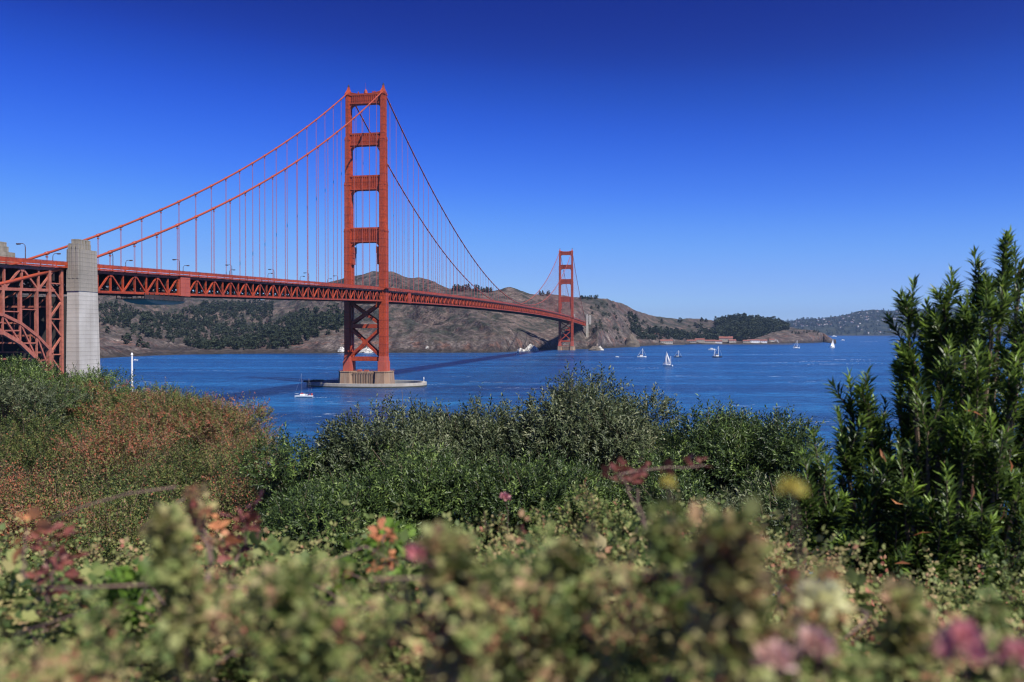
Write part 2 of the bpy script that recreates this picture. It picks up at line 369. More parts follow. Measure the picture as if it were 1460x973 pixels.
Ds = F * EYE / (ip(SHORE, PX) - YH); DD = Ds + TT * (ip(DK, PX) - Ds)
Z = hill_z(PX, DD)
V = np.stack([(PX - CX) / F * DD, DD, Z], -1).reshape(-1, 3)
def gridq(nx, ny):
    i = np.arange(nx - 1)[:, None] * ny + np.arange(ny - 1)[None]
    i = i.ravel(); return np.stack([i, i + ny, i + ny + 1, i + 1], 1)
tag(npmesh('hills', V, gridq(len(px), len(tt)), M['hill'], smoothf=True), kind='structure')

FS = [(1050,466),(1119,459.5),(1139,456.5),(1168,455),(1205,449.5),(1220,445),(1242,442),(1268,443),(1310,440),(1380,438),(1500,446),(1700,452)]
def far_z(px, D):
    t = (D - 9400) / 1700.; tc = np.clip(t, 0, 1); aK = (YH - ip(FS, px)) / F
    z = EYE + (-EYE / 9400 + (aK + EYE / 9400) * tc ** .85) * D
    X = (px - CX) / F * D
    z = z + (ridged(X / 1300, D / 1300, 6, 31) - .55) * 160 * smooth(tc * 5) * (1 - .85 * smooth((tc - .5) / .5)) + (fbm(X/90, D/90, 3, 5) - .5) * 22 * smooth(tc * 5)
    return np.where(t <= 0, -8., np.where(t > 1, z - (t - 1) * 300, np.maximum(z, 2)))
px = np.arange(1050, 1700, 2.0); tt = np.concatenate([[-.02, 0], np.linspace(.005, 1.0, 70), np.linspace(1.05, 1.8, 6)])
PX, TT = np.meshgrid(px, tt, indexing='ij'); DD = 9400 + TT * 1700
V = np.stack([(PX - CX) / F * DD, DD, far_z(PX, DD)], -1).reshape(-1, 3)
tag(npmesh('distant_hills', V, gridq(len(px), len(tt)), M['farhill'], smoothf=True), kind='structure')

# ------------------------------------------------------------------ distant trees
def tuft_tree(seed, n=70, cone=.5):                # unit-height tree of ragged leaf cards, base at z=0
    r = np.random.default_rng(seed); vs = []; ts = []
    for i in range(n):
        h = r.uniform(.12, 1.0); rad = (.42 * (1 - cone * h) * math.sin(min(1, h * 3) * 1.57)) * r.uniform(.35, 1.0)
        a = r.uniform(0, 6.283); c = np.array([rad * math.cos(a), rad * math.sin(a), h * .93])
        s = r.uniform(.07, .15)
        d1 = r.normal(size=3); d1 /= np.linalg.norm(d1); d2 = np.cross(d1, r.normal(size=3)); d2 /= np.linalg.norm(d2)
        vs += [c + s * d1, c + s * d2, c - s * d1 * r.uniform(.6, 1), c - s * d2 * r.uniform(.6, 1)]
        ts += [np.clip(.25 + .5 * h + r.normal() * .22, 0, 1)] * 4
    return np.array(vs), np.arange(4 * n).reshape(-1, 4), np.array(ts)
TT_ = [tuft_tree(i, 64, c) for i, c in enumerate([.75, .3, .5, .85, .2])]
def bake_trees(pts, hts, seed=0):
    r = np.random.default_rng(seed); Vs = []; Qs = []; Ts = []; o = 0
    for p, h in zip(pts, hts):
        v, q, tn = TT_[r.integers(len(TT_))]; a = r.uniform(0, 6.28); c, s = math.cos(a), math.sin(a)
        wd = h * r.uniform(.8, 1.3)
        vv = np.stack([(v[:, 0]*c - v[:, 1]*s) * wd, (v[:, 0]*s + v[:, 1]*c) * wd, v[:, 2] * h], 1) + np.array(p)
        Vs.append(vv); Qs.append(q + o); Ts.append(np.clip(tn + r.normal() * .12, 0, 1)); o += len(v)
    return np.concatenate(Vs), np.concatenate(Qs), np.concatenate(Ts)
def hill_pts(n, x0, x1, dens, seed, tmax=1.0, tmin=.01):
    r = np.random.default_rng(seed); out = []
    for _ in range(n * 40):
        px = r.uniform(x0, x1); tq = r.uniform(tmin, tmax)
        Ds = F * EYE / (ip(SHORE, px) - YH); D = Ds + tq * (ip(DK, px) - Ds); z = float(hill_z(np.array(px), np.array(D)))
        py = YH - (z - EYE) * F / D
        if r.uniform() < dens(px, py): out.append(((px - CX) / F * D, D, z - .5))
        if len(out) >= n: break
    return out
def poly_in(poly):
    P_ = np.array(poly, float)
    def f(x, y):
        ins = False; j = len(P_) - 1
        for i in range(len(P_)):
            if (P_[i,1] > y) != (P_[j,1] > y) and x < (P_[j,0]-P_[i,0]) * (y-P_[i,1]) / (P_[j,1]-P_[i,1]) + P_[i,0]: ins = not ins
            j = i
        return ins
    return f
cove = poly_in([(140,436),(170,436),(215,447),(235,452),(300,432),(390,432),(385,470),(410,452),(440,446),(490,440),(497,470),(440,485),(420,497),(370,500),(290,499),(240,488),(205,480),(175,468),(140,462)])
ptsA = hill_pts(2100, 130, 500, lambda x, y: 1.0 if cove(x, y) else 0, 1)
baker = poly_in([(1016,452),(1060,448),(1110,458),(1125,470),(1100,475),(1070,486),(1010,488),(1012,478),(1022,470)])
ptsB = hill_pts(900, 1010, 1130, lambda x, y: 1.0 if baker(x, y) else 0, 2)
lowb = poly_in([(893,447),(908,452),(912,470),(940,470),(980,474),(1015,474),(1015,486),(940,486),(915,484),(900,474)])
ptsC = hill_pts(380, 890, 1016, lambda x, y: 1.0 if lowb(x, y) else 0, 3)
def forest(name, pts, hlo, hhi, seed, label):
    r = np.random.default_rng(seed)
    v, q, tn = bake_trees(pts, r.uniform(hlo, hhi, len(pts)), seed)
    o = npmesh(name, v, q, M['conifer'], tn); tag(o, label, 'wood', kind='stuff')
forest('far_wood', ptsA, 9, 20, 11, 'dark conifer wood filling the cove under the bridge deck')
forest('far_wood', ptsB, 14, 26, 12, 'dark rounded wood covering the low hill by the harbour')
forest('far_wood', ptsC, 10, 20, 13, 'patchy dark wood behind the red roofed waterfront buildings')
# trees one can tell apart: on the skyline and the lower slopes
tree_me = []
for k in range(5):
    v, q, tn = TT_[k]; cm_ = npmesh('crown', v + np.array([0, 0, .02]), q, M['conifer'], tn)
    mb = MB(); mb.tube([(0,0,0),(0,0,.3),(0.01,0,.7)], [.035,.028,.012], 5); tm_ = mb.build('trunk', M['bark'])
    tree_me.append((cm_.data, tm_.data)); bpy.data.objects.remove(cm_); bpy.data.objects.remove(tm_)
def far_tree(x, y, z, h, k, label, group, wide=1.0):
    e = empty('pine_tree', (x, y, z)); e.scale = (h * wide, h * wide, h); tag(e, label, 'tree', group)
    a = bpy.data.objects.new('crown', tree_me[k][0]); c2 = bpy.data.objects.new('trunk', tree_me[k][1])
    for o in (a, c2): COL.objects.link(o); o.parent = e
def scatter_trees(px0, px1, n, tq0, tq1, h0, h1, label, group, seed, wide=1.0):
    r = np.random.default_rng(seed)
    for i in range(n):
        px = r.uniform(px0, px1); tq = r.uniform(tq0, tq1)
        Ds = F * EYE / (ip(SHORE, px) - YH); D = Ds + tq * (ip(DK, px) - Ds); z = float(hill_z(np.array(px), np.array(D)))
        far_tree((px - CX) / F * D, D, z - .5, r.uniform(h0, h1), int(r.integers(5)), label, group, wide)
scatter_trees(643, 703, 46, .95, 1.0, 9, 17, 'dark pine in the row along the ridge right of the big tower', 'pines on the ridge right of the big tower', 41)
scatter_trees(768, 784, 9, .96, 1.0, 8, 13, 'small dark pine on the ridge just left of the far tower', 'pines left of the far tower', 42)
scatter_trees(828, 852, 12, .95, 1.0, 8, 14, 'round dark tree on the ridge just right of the far tower', 'trees right of the far tower', 43, 1.2)
scatter_trees(840, 925, 60, .15, .85, 6, 13, 'dark bushy tree dotted on the brown slope right of the far tower', 'trees on the slope right of the far tower', 44, 1.3)
scatter_trees(440, 500, 22, .1, .35, 12, 20, 'lone dark tree on the brown slope left of the big tower', 'lone trees left of the big tower', 45, 1.2)
scatter_trees(150, 215, 14, .06, .3, 10, 18, 'dark tree on the red cliff beside the concrete pylon', 'trees on the red cliff', 46, 1.2)
scatter_trees(940, 1010, 14, .55, .95, 10, 20, 'dark shrubby tree on the tan hill above the harbour', 'trees on the tan hill', 47, 1.5)
scatter_trees(1125, 1180, 10, .3, .9, 7, 12, 'low dark tree on the bare point at the harbour mouth', 'trees on the bare point', 48, 1.3)

# ------------------------------------------------------------------ THE BRIDGE (local x = across, y = along, z = up; origin under the near tower)
BR = empty('suspension_bridge', (-110, 645, 0), -math.atan2(.18, .9837))
tag(BR, 'long orange red suspension bridge with two towers crossing the strait', 'bridge')
HW = 13.7
def rail_z(s):
    if s < 0: return 74.2 + s * .0255
    if s > 1280: return 74.2 - (s - 1280) * .0235
    q = s / 1280; return 74.2 + 4 * 5.6 * q * (1 - q)
def cable_z(s):
    if s < 0:
        q = -s / 335; return 221.8 + (66.3 - 221.8) * q - 4 * 12.5 * q * (1 - q)
    if s > 1280:
        q = (s - 1280) / 335; return 221.8 + (64 - 221.8) * q - 4 * 12.5 * q * (1 - q)
    q = (s - 640) / 640; return 81.0 + (221.8 - 81.0) * q * q
# towers
def notched(hw, hl, nx, ny):                       # plan of a shaft with stepped corners and shallow flutes
    q = [(hw, -hl + 2*ny), (hw - .3, -hl + 2*ny), (hw - .3, -hl + ny), (hw - nx, -hl + ny), (hw - nx, -hl), (-hw + nx, -hl), (-hw + nx, -hl + ny), (-hw + .3, -hl + ny), (-hw + .3, -hl + 2*ny), (-hw, -hl + 2*ny)]
    fl = [(-hw, -.9), (-hw + .35, -.9), (-hw + .35, .9), (-hw, .9)]
    top = [(-x, -y) for x, y in q]
    fr = [(-x, -y) for x, y in fl]
    return q[::-1][::-1][::-1] if False else (q + fl + top + fr)
LEVELS = [(30, 118, 2.75, 4.9), (117.4, 153, 2.55, 4.6), (152.4, 187, 2.3, 4.2), (186.4, 218.6, 1.95, 3.6)]
def tower(s0, label, zbase, gz=11):
    T = empty('tower', (0, s0, 0), 0, BR); T['label'] = label
    for sg in (-1, 1):
        mb = MB(); cx = sg * HW
        def pr(hw, hl, z0, z1, nx=.7, ny=.8):
            poly = [(x + cx, y) for x, y in notched(hw, hl, nx, ny)][::-1]; mb.prism(poly[::-1], z0, z1)
        for z0, z1, hw, hl in LEVELS: pr(hw, hl, z0 if z0 > 31 else gz + 11, z1)
        for z0, z1, hw, hl in LEVELS[:-1]: pr(hw + .12, hl + .12, z1 - 2.2, z1 - 1.6, .5, .6)
        # cap, saddle housing and beacon
        pr(2.25, 3.9, 218.4, 219.6, .4, .4)
        mb.prism([(cx-2.1,-3.4),(cx+2.1,-3.4),(cx+2.1,3.4),(cx-2.1,3.4)], 219.6, 223.6, [(cx-.8,-1.2),(cx+.8,-1.2),(cx+.8,1.2),(cx-.8,1.2)])
        mb.prism([(cx-.8,-1.2),(cx+.8,-1.2),(cx+.8,1.2),(cx-.8,1.2)], 223.6, 225.4, [(cx-.6,-.7),(cx+.6,-.7),(cx+.6,.7),(cx-.6,.7)])
        # platform brackets round the legs at the deck
        mb.box(cx + (2.8 if sg > 0 else -4.6), cx + (4.6 if sg > 0 else -2.8), -6.2, 6.2, 73.0, 73.9)
        leg = mb.build('tower_leg', M['orange'], T)
        mb = MB(); mb.tube([(cx,0,225.4),(cx,0,226.0)], .75, 8); mb.tube([(cx,0,226.0),(cx,0,227.4)], [.5, .35], 8); mb.tube([(cx-.9,0,225.6),(cx-.9,0,226.5)], .08, 4); mb.tube([(cx+.9,0,225.6),(cx+.9,0,226.5)], .08, 4)
        bm_ = mb.build('beacon', M['darksteel'], T)
        mb = MB(); pl = [(x + cx, y) for x, y in notched(3.5, 5.9, .8, .9)]
        mb.prism(pl, gz, gz + 7.4); mb.prism([(x + cx, y) for x, y in notched(3.1, 5.3, .8, .9)], gz + 7.4, gz + 10.2)
        mb.prism([(x + cx, y) for x, y in notched(2.85, 5.0, .7, .8)], gz + 10.2, gz + 11.4)
        mb.build('plinth', M['orange_plinth'], T)
    # portal beams with fluted faces and rounded haunches
    for zt, zb, hl, leghw, hr in [(219.6, 211.8, 2.2, 1.95, 4.2), (190.0, 180.6, 2.5, 2.3, 4.4), (158.2, 147.2, 2.8, 2.5, 4.6), (119.0, 107.8, 3.2, 2.7, 5.2)]:
        mb = MB(); xi = HW - leghw + .3
        arc = [(xi - hr * (1 - math.sin(a)) , zb - hr * (1 - math.cos(a))) for a in np.linspace(math.pi/2, 0, 6)]
        poly = [(-xi, zt), (-xi, zb - hr)] + [(-x, z) for x, z in arc][1:] + [(x, z) for x, z in arc[::-1]][:-1] + [(xi, zb - hr), (xi, zt)]
        if zt > 215: poly = [(-xi, zt + 1.6), ] + poly[1:-1] + [(xi, zt + 1.6), (xi * .55, zt + .3), (0, zt), (-xi * .55, zt + .3)]
        mb.xprism(poly, -hl, hl)
        for fy in (-hl - .45, hl):
            mb.box(-xi, xi, fy, fy + .45, zt - 1.3, zt - .2); mb.box(-xi, xi, fy, fy + .45, zb + .1, zb + 1.1)
            for i in range(13):
                x = -xi + 2.2 + (2 * xi - 4.4) * i / 12; mb.box(x - .38, x + .38, fy + .02, fy + .42, zb + 1.1, zt - 1.3)
        if zb < 110:                                # deep stepped brackets over the roadway
            for sg in (-1, 1):
                for k, (dx, dz) in enumerate([(2.6, 8), (2.1, 11.5), (1.7, 16.5)]):
                    a, b_ = sorted((sg * (xi), sg * (xi - dx))); mb.box(a, b_, -hl + .1 * (k + 1), hl - .1 * (k + 1), zb - dz, zb - hr + 2 - k * .01)
        mb.build('portal_beam', M['orange'], T)
    # bracing below the deck
    for z0, z1 in ((46.5, 62), (22.5, 43)):
        mb = MB()
        for yy in (-2.6, 2.6):
            mb.beam((-HW + 2.2, yy, z0), (HW - 2.2, yy, z1), 1.5, 1.9); mb.beam((-HW + 2.2, yy + .04, z1), (HW - 2.2, yy + .04, z0), 1.42, 1.82)
            mb.box(-2, 2, yy - .85, yy + .85, (z0 + z1) / 2 - 2, (z0 + z1) / 2 + 2)
        mb.build('cross_brace', M['orange'], T)
    mb = MB()
    for z, hh in ((44.8, 1.5), (20.2, 1.6)): mb.box(-HW + 2, HW - 2, -3.4, 3.4, z - hh, z + hh)
    mb.box(-HW + 2, HW - 2, -3.4, 3.4, 61.8, 64.6)
    mb.build('strut', M['orange'], T)
    mb = MB()                                       # concrete pier: two fluted drums and a ribbed web
    for sg in (-1, 1):
        cx = sg * HW
        def oc(hx, hy): return [(cx + x, y) for x, y in [(-hx, -hy*.55), (-hx*.55, -hy), (hx*.55, -hy), (hx, -hy*.55), (hx, hy*.55), (hx*.55, hy), (-hx*.55, hy), (-hx, hy*.55)]]
        mb.prism(oc(7.2, 10.2), -3, gz - .6, oc(6.2, 9.2)); mb.prism(oc(6.5, 9.5), gz - .6, gz)
    mb.box(-8.5, 8.5, -7.2, 7.2, -3, gz - .3)
    for i in range(8): x = -7 + i * 2; mb.box(x - .55, x + .55, -7.8, 7.8, -3, gz - .8)
    mb.build('concrete_pier', M['pier'], T)
    mb = MB()
    for yy in (-9, 9):
        for z in (.6, 1.2): mb.beam((-19, yy, gz + z), (19, yy, gz + z), .09)
        for i in range(14): x = -19 + 38 * i / 13; mb.beam((x, yy, gz), (x, yy, gz + 1.2), .1)
    mb.box(-4.5, -1.5, -7.5, -5, gz, gz + 1.3); mb.box(1, 4, -7.5, -5.5, gz, gz + 1.0)
    mb.build('guard_rail', M['orange_plinth'], T)
    return T
T1 = tower(0, 'near orange tower standing in the water inside an oval concrete ring', 0)
T2 = tower(1280, 'far smaller-looking orange tower standing at the foot of the headland', 0, 9)
mb = MB(); mb.tube([(-.2, 0, 220), (-.2, 0, 222.2)], [1.5, 1.1], 10); mb.tube([(-.2, 0, 222.2), (-.2, 0, 223.2)], [1.1, .3], 10); mb.tube([(-.2, 0, 223), (-.2, 0, 228)], .07, 4)
for x in (-6, 5.5, 7): mb.box(x - .4, x + .4, -.5, .5, 220.3, 221.6)
mb.build('roof_beacon', M['orange'], T1)

# cables
for sg in (-1, 1):
    mb = MB()
    for s0, s1, n in ((-345, 0, 46), (0, 1280, 128), (1280, 1620, 40)):
        mb.tube([(sg*HW, s, cable_z(s)) for s in np.linspace(s0, s1, n)], .48, 10)
    k = -22
    for k in range(-22, 107):
        s = k * 15.24
        if abs(s) < 6 or abs(s - 1280) < 6: continue
        mb.tube([(sg*HW, s - .8, cable_z(s - .8)), (sg*HW, s + .8, cable_z(s + .8))], .66, 10)
    if True:                                        # the cable running on down past the deck to its anchorage
        mb.tube([(sg*HW, -340, 64.6), (sg*HW*.985, -372, 56.5), (sg*HW*.95, -430, 43)], .62, 10)
    mb.build('main_cable', M['cable'], BR, True)
# suspenders: pair of ropes with rail-side sockets
sus = []
for sg in (1, -1):
    for k in range(-21, 106):
        s = k * 15.24
        if abs(s) < 7 or abs(s - 1280) < 7: continue
        z1 = cable_z(s) - .5; z0 = rail_z(s) - 3.0
        if z1 - z0 > 1.5: sus.append((sg, s, z0, z1))
sus.sort(key=lambda q: q[1] + (0 if q[0] > 0 else 1))
rest = MB()
for i, (sg, s, z0, z1) in enumerate(sus):
    mb = MB() if i < 100 else rest
    wd = .085 if i < 100 else .085
    for dy in (-.3, .3): mb.tube([(sg*HW, s + dy, z0), (sg*HW, s + dy, z1)], wd, 5, False)
    mb.box(sg*HW - .22, sg*HW + .22, s - .5, s + .5, z1 - 1.1, z1 - .6)
    if i < 100: mb.build('suspender', M['suspender'], BR)
o = rest.build('distant_suspenders', M['suspender'], BR); o['kind'] = 'stuff'
# trusses
PAN = 7.62
def truss(sg, name, s_from, s_to, mat):
    mb = MB(); n0 = int(round(s_from / PAN)); n1 = int(round(s_to / PAN)); x = sg * HW
    for k in range(n0, n1):
        s, s2 = k * PAN, (k + 1) * PAN
        zt, zt2 = rail_z(s) - 2.95, rail_z(s2) - 2.95; zb, zb2 = rail_z(s) - 10.3, rail_z(s2) - 10.3
        mb.beam((x, s, zt), (x, s2, zt2), .8, .95); mb.beam((x, s, zb), (x, s2, zb2), .8, .95)
        mb.beam((x, s, zb), (x, s, zt), .62, .62)
        if k % 2: mb.beam((x, s, zb), (x, s2, zt2), .5, .62)
        else: mb.beam((x, s, zt), (x, s2, zb2), .5, .62)
        # gusset plates
        gz_ = zt if k % 2 == 0 else zb; sgn = -1 if k % 2 == 0 else 1
        mb.add([(x + .42, s - 1.35, gz_), (x + .42, s + 1.35, gz_), (x + .42, s + .5, gz_ + sgn * 1.5), (x + .42, s - .5, gz_ + sgn * 1.5)], [(0, 1, 2, 3)])
        # bracket carrying the sidewalk
        mb.beam((x, s, zt - .1), (x + sg * 1.3, s, zt + 1.1), .22, .3)
    return mb.build(name, mat, BR)
truss(1, 'stiffening_truss', -335, 1615, M['orange']); truss(-1, 'stiffening_truss', -335, 1615, M['orange'])
for sg in (1, -1):
    truss(sg, 'approach_truss', -442, -350, M['orange_arch'])
# deck, floor beams, laterals
mb = MB(); md = MB(); ml = MB()
ss = list(np.arange(-450, 1650, 15.24))
for a, b_ in zip(ss[:-1], ss[1:]):
    for (x0, x1, dz, th, w_) in ((-HW + .2, HW - .2, 2.3, .35, mb),):
        za, zb = rail_z(a) - dz, rail_z(b_) - dz
        w_.add([(x0, a, za), (x1, a, za), (x1, b_, zb), (x0, b_, zb), (x0, a, za - th), (x1, a, za - th), (x1, b_, zb - th), (x0, b_, zb - th)],
               [(0,1,2,3),(7,6,5,4),(0,4,5,1),(1,5,6,2),(2,6,7,3),(3,7,4,0)])
mb.build('roadway', M['asphalt'], BR)
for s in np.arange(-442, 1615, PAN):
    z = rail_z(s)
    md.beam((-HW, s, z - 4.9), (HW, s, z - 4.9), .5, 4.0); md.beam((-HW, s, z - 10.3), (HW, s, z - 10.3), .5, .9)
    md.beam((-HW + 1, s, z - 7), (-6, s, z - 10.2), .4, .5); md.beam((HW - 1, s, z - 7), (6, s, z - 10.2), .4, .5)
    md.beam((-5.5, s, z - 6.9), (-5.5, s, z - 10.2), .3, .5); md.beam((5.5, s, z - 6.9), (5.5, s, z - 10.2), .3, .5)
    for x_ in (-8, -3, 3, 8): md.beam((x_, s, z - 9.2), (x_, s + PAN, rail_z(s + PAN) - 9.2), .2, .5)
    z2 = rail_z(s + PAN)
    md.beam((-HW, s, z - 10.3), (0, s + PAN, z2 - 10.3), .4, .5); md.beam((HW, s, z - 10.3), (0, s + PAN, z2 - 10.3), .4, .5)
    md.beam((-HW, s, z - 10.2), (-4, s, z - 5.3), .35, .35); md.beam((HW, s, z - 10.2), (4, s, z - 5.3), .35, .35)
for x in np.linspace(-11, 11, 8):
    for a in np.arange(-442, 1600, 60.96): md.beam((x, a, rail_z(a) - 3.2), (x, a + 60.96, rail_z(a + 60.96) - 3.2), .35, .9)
md.build('floor_beams', M['darksteel'], BR)  # beams coloured near-black for the shadow on the underside of the deck
for sg in (1, -1):                                   # sidewalk fascia and railing
    mb = MB(); x = sg * (HW + 1.25)
    for s in np.arange(-450, 1615, PAN):
        z, z2 = rail_z(s), rail_z(s + PAN)
        mb.beam((x, s, z - .85), (x, s + PAN, z2 - .85), .12, 1.25)     # closely barred railing reads as a solid band
        mb.beam((x, s, z - .1), (x, s + PAN, z2 - .1), .24, .16)
        mb.beam((x, s, z - 1.95), (x, s + PAN, z2 - 1.95), .3, .55)
        mb.beam((x, s, z - 2.0), (x, s, z), .26, .26)
    mb.build('railing', M['orange'], BR)
mb = MB()
for s in np.arange(-450, -280, 3.05): mb.beam((-HW - 1, s, rail_z(s)), (-HW - 1, s, rail_z(s) + 1.5), .05)
for s in np.arange(-450, -284, 3.05):
    for dz in (.7, 1.5): mb.beam((-HW - 1, s, rail_z(s) + dz), (-HW - 1, s + 3.05, rail_z(s) + dz), .035)
mb.build('safety_fence', M['tarp'], BR)
# solid housings at the truss ends
for s in (-270, 62, 1218, 1550):
    for sg in (1, -1):
        mb = MB(); z = rail_z(s); x = sg * HW
        mb.box(min(x, x + sg*1.0), max(x, x + sg*1.0), s - 3.6, s + 3.9, z - 11.1, z - 2.0)
        for i in range(5): zz = z - 11.1 + i * 1.9; mb.box(x + sg*.95 - .1, x + sg*.95 + .1 , s - 3.7, s + 4.0, zz, zz + .18)
        for i in range(3): yy = s - 3.6 + i * 3.6; mb.box(x + sg*.95 - .12, x + sg*.95 + .12, yy, yy + .3, z - 11.1, z - 2.0)
        mb.build('expansion_housing', M['orange_plinth'] if s == -270 else M['orange'], BR)
# Concrete pylons
def pylon(s, sg, top, bot, mats, label):
    mb = MB(); x0, x1 = (14.6, 19.3) if sg > 0 else (-19.3, -14.6)
    c = (x0 + x1) / 2
    def blk(xa, xb, ya, yb, za, zb, tp=0.0):
        mb.add([(xa-tp, ya-tp, za), (xb+tp, ya-tp, za), (xb+tp, yb+tp*2, za), (xa-tp, yb+tp*2, za), (xa, ya, zb), (xb, ya, zb), (xb, yb, zb), (xa, yb, zb)],
               [(0,3,2,1),(4,5,6,7),(0,1,5,4),(1,2,6,5),(2,3,7,6),(3,0,4,7)])
    mb.mi = 0
    blk(x0, x1, s - 5.9, s + 4.0, top - 18.5, top - 3.6, .15)
    blk(x0 + .5, x1 - .5, s - 5.6, s + 1.4, top - 3.7, top - 1.6)
    blk(x0 + .9, x1 - .9, s - 4.6, s + .9, top - 1.7, top)
    for i in range(4): yy = s - 4.4 + i * 1.5; mb.box(x0 + .2 if sg < 0 else x1 - .9, x0 + .9 if sg < 0 else x1 - .2, yy, yy + .7, top - 9, top - .25)
    for i in range(3): yy = s - 5.3 + i * 3.2; mb.box(x0 - .12, x1 + .12, yy, yy + 1.5, top - 12, top - 3.9)
    for i in range(3): xx = x0 + .6 + i * 1.6; mb.box(xx, xx + .9, s - 6.1, s - 5.65, top - 14, top - 2.0)
    mb.mi = 1
    blk(x0, x1, s - 5.8, s + 4.4, bot, top - 18.5, .55)
    o = mb.build('concrete_pylon', mats, BR); o['label'] = label
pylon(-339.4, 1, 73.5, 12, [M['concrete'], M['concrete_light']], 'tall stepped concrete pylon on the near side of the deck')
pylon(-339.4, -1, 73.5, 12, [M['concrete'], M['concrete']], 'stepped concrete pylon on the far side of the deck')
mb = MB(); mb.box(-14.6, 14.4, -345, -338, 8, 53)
mb.build('shade_cross_wall', M['wall_shade'], BR)  # wall added between the pylons, its dark colour gives the shade under the deck
for s_ in (1606, 1690):
    for sg in (1, -1):
        pylon(s_, sg, 86, 15, [M['concrete_light'], M['concrete_light']], 'pale concrete pylon at the far end of the deck')
# steel arch over the fort, its spandrel columns and the lattice bent
A_UP = [(-442, 31), (-420, 41), (-400, 45.5), (-381, 46.8), (-374, 46), (-366.5, 43.4), (-359, 39.2), (-352, 33.8), (-346, 27)]
A_LO = [(-442, 24), (-420, 34), (-400, 39), (-381, 41), (-374, 40.2), (-366.5, 36.8), (-359, 31.2), (-352, 24.5), (-346, 17)]
def iz(tab, s): a = np.array(tab, float); return float(np.interp(s, a[:, 0], a[:, 1]))
for sg in (1, -1):
    x = sg * HW; mb = MB(); nodes = [-351.6 - 7.5 * i for i in range(0, 13)]
    cols = MB()
    for i, s in enumerate(nodes):
        zt = rail_z(s) - 10.3
        if i < 12:
            s2 = nodes[i+1]
            mb.beam((x, s, iz(A_UP, s)), (x, s2, iz(A_UP, s2)), .9, 1.0); mb.beam((x, s, iz(A_LO, s)), (x, s2, iz(A_LO, s2)), 1.0, 1.3)
            mb.beam((x, s, iz(A_LO, s)), (x, s2, iz(A_UP, s2)), .5, .6); mb.beam((x, s, iz(A_UP, s) - 2.5), (x, s2, iz(A_UP, s) - 2.5), .35, .45)
        mb.beam((x, s, iz(A_LO, s)), (x, s, iz(A_UP, s)), .5, .6)
        if i: cols.beam((x, s, iz(A_UP, s)), (x, s, zt), .95, .95)
        if i and i < 12: cols.beam((x, s, zt - 6 - .7*i), (x, nodes[i+1], zt - 6 - .7*i), .3, .35)
    mb.build('steel_arch', M['orange_arch'], BR); cols.build('spandrel_columns', M['orange_arch'], BR)
    mb = MB()                                       # lattice bent beside the pylon
    s0, s1 = -353.2, -347.0
    mb.beam((x, s0, 12), (x, s0, rail_z(s0) - 3), 1.2, 1.2); mb.beam((x, s1, 12), (x, s1, rail_z(s1) - 3), 1.0, 1.0)
    z = 14; k = 0
    while z < 53:
        a, b_ = (s0, s1) if k % 2 else (s1, s0); mb.beam((x, a, z), (x, b_, z + 6.2), .5, .6)
        if k % 2 == 0: mb.beam((x, s0, z + 6.2), (x, s1, z + 6.2), .35, .4)
        z += 6.2; k += 1
    mb.build('lattice_bent', M['orange_arch'], BR)
mb = MB()
for i, s in enumerate([-351.6 - 7.5 * i for i in range(0, 13)]):
    for z in (iz(A_UP, s), iz(A_LO, s), rail_z(s) - 16): mb.beam((-HW, s, z), (HW, s, z), .5, .6)
    zt, zb = rail_z(s) - 11, iz(A_UP, s)
    mb.beam((-HW, s, zb), (HW, s, zt), .35, .45); mb.beam((-HW, s, zt), (HW, s, zb), .35, .45)
    mb.beam((-6, s, zt), (-6, s, zb), .35, .35); mb.beam((5, s, zt), (5, s, zb), .35, .35)
mb.build('cross_frames', M['orange_arch'], BR)

def bw(e, s, z):                                     # bridge-local to world
    return BR_M @ Vector((e, s, z))
BR_M = Matrix.Translation((-110, 645, 0)) @ Matrix.Rotation(-math.atan2(.18, .9837), 4, 'Z')
BRZ = -math.atan2(.18, .9837)
# maintenance scaffold and net slung under the deck
e = empty('maintenance_scaffold', bw(0, -295, 55.8), BRZ); tag(e, 'black scaffold platform slung under the deck near the concrete pylon', 'scaffold')
mb = MB(); mb.box(2, 15, -5, 24, -1.9, -1.6)
for y in np.arange(-5, 24.1, 3.4):
    mb.box(14.6, 15, y, y + .2, -1.8, .6); mb.box(2, 2.3, y, y + .2, -1.8, .6)
mb.box(14.6, 14.9, -5, 24, -1.5, -.1)
mb.build('platform', M['darksteel'], e)
mb = MB(); n = 18; y0, yl = -2, 30
for i in range(n):
    a = i / n; b_ = (i + 1) / n
    f1, f2 = 1.7 * max(0, math.sin(math.pi * a)) ** .6, 1.7 * max(0, math.sin(math.pi * b_)) ** .6
    for x in (13.6, 3):
        mb.add([(x, y0 + yl*a, -1.9), (x, y0 + yl*b_, -1.9), (x*.95, y0 + yl*b_, -1.95 - f2), (x*.95, y0 + yl*a, -1.95 - f1)], [(0, 1, 2, 3)])
    mb.add([(2.85, y0+yl*a, -1.95-f1), (12.9, y0+yl*a, -1.95-f1), (12.9, y0+yl*b_, -1.95-f2), (2.85, y0+yl*b_, -1.95-f2)], [(0,1,2,3)])
mb.build('net', M['net'], e)
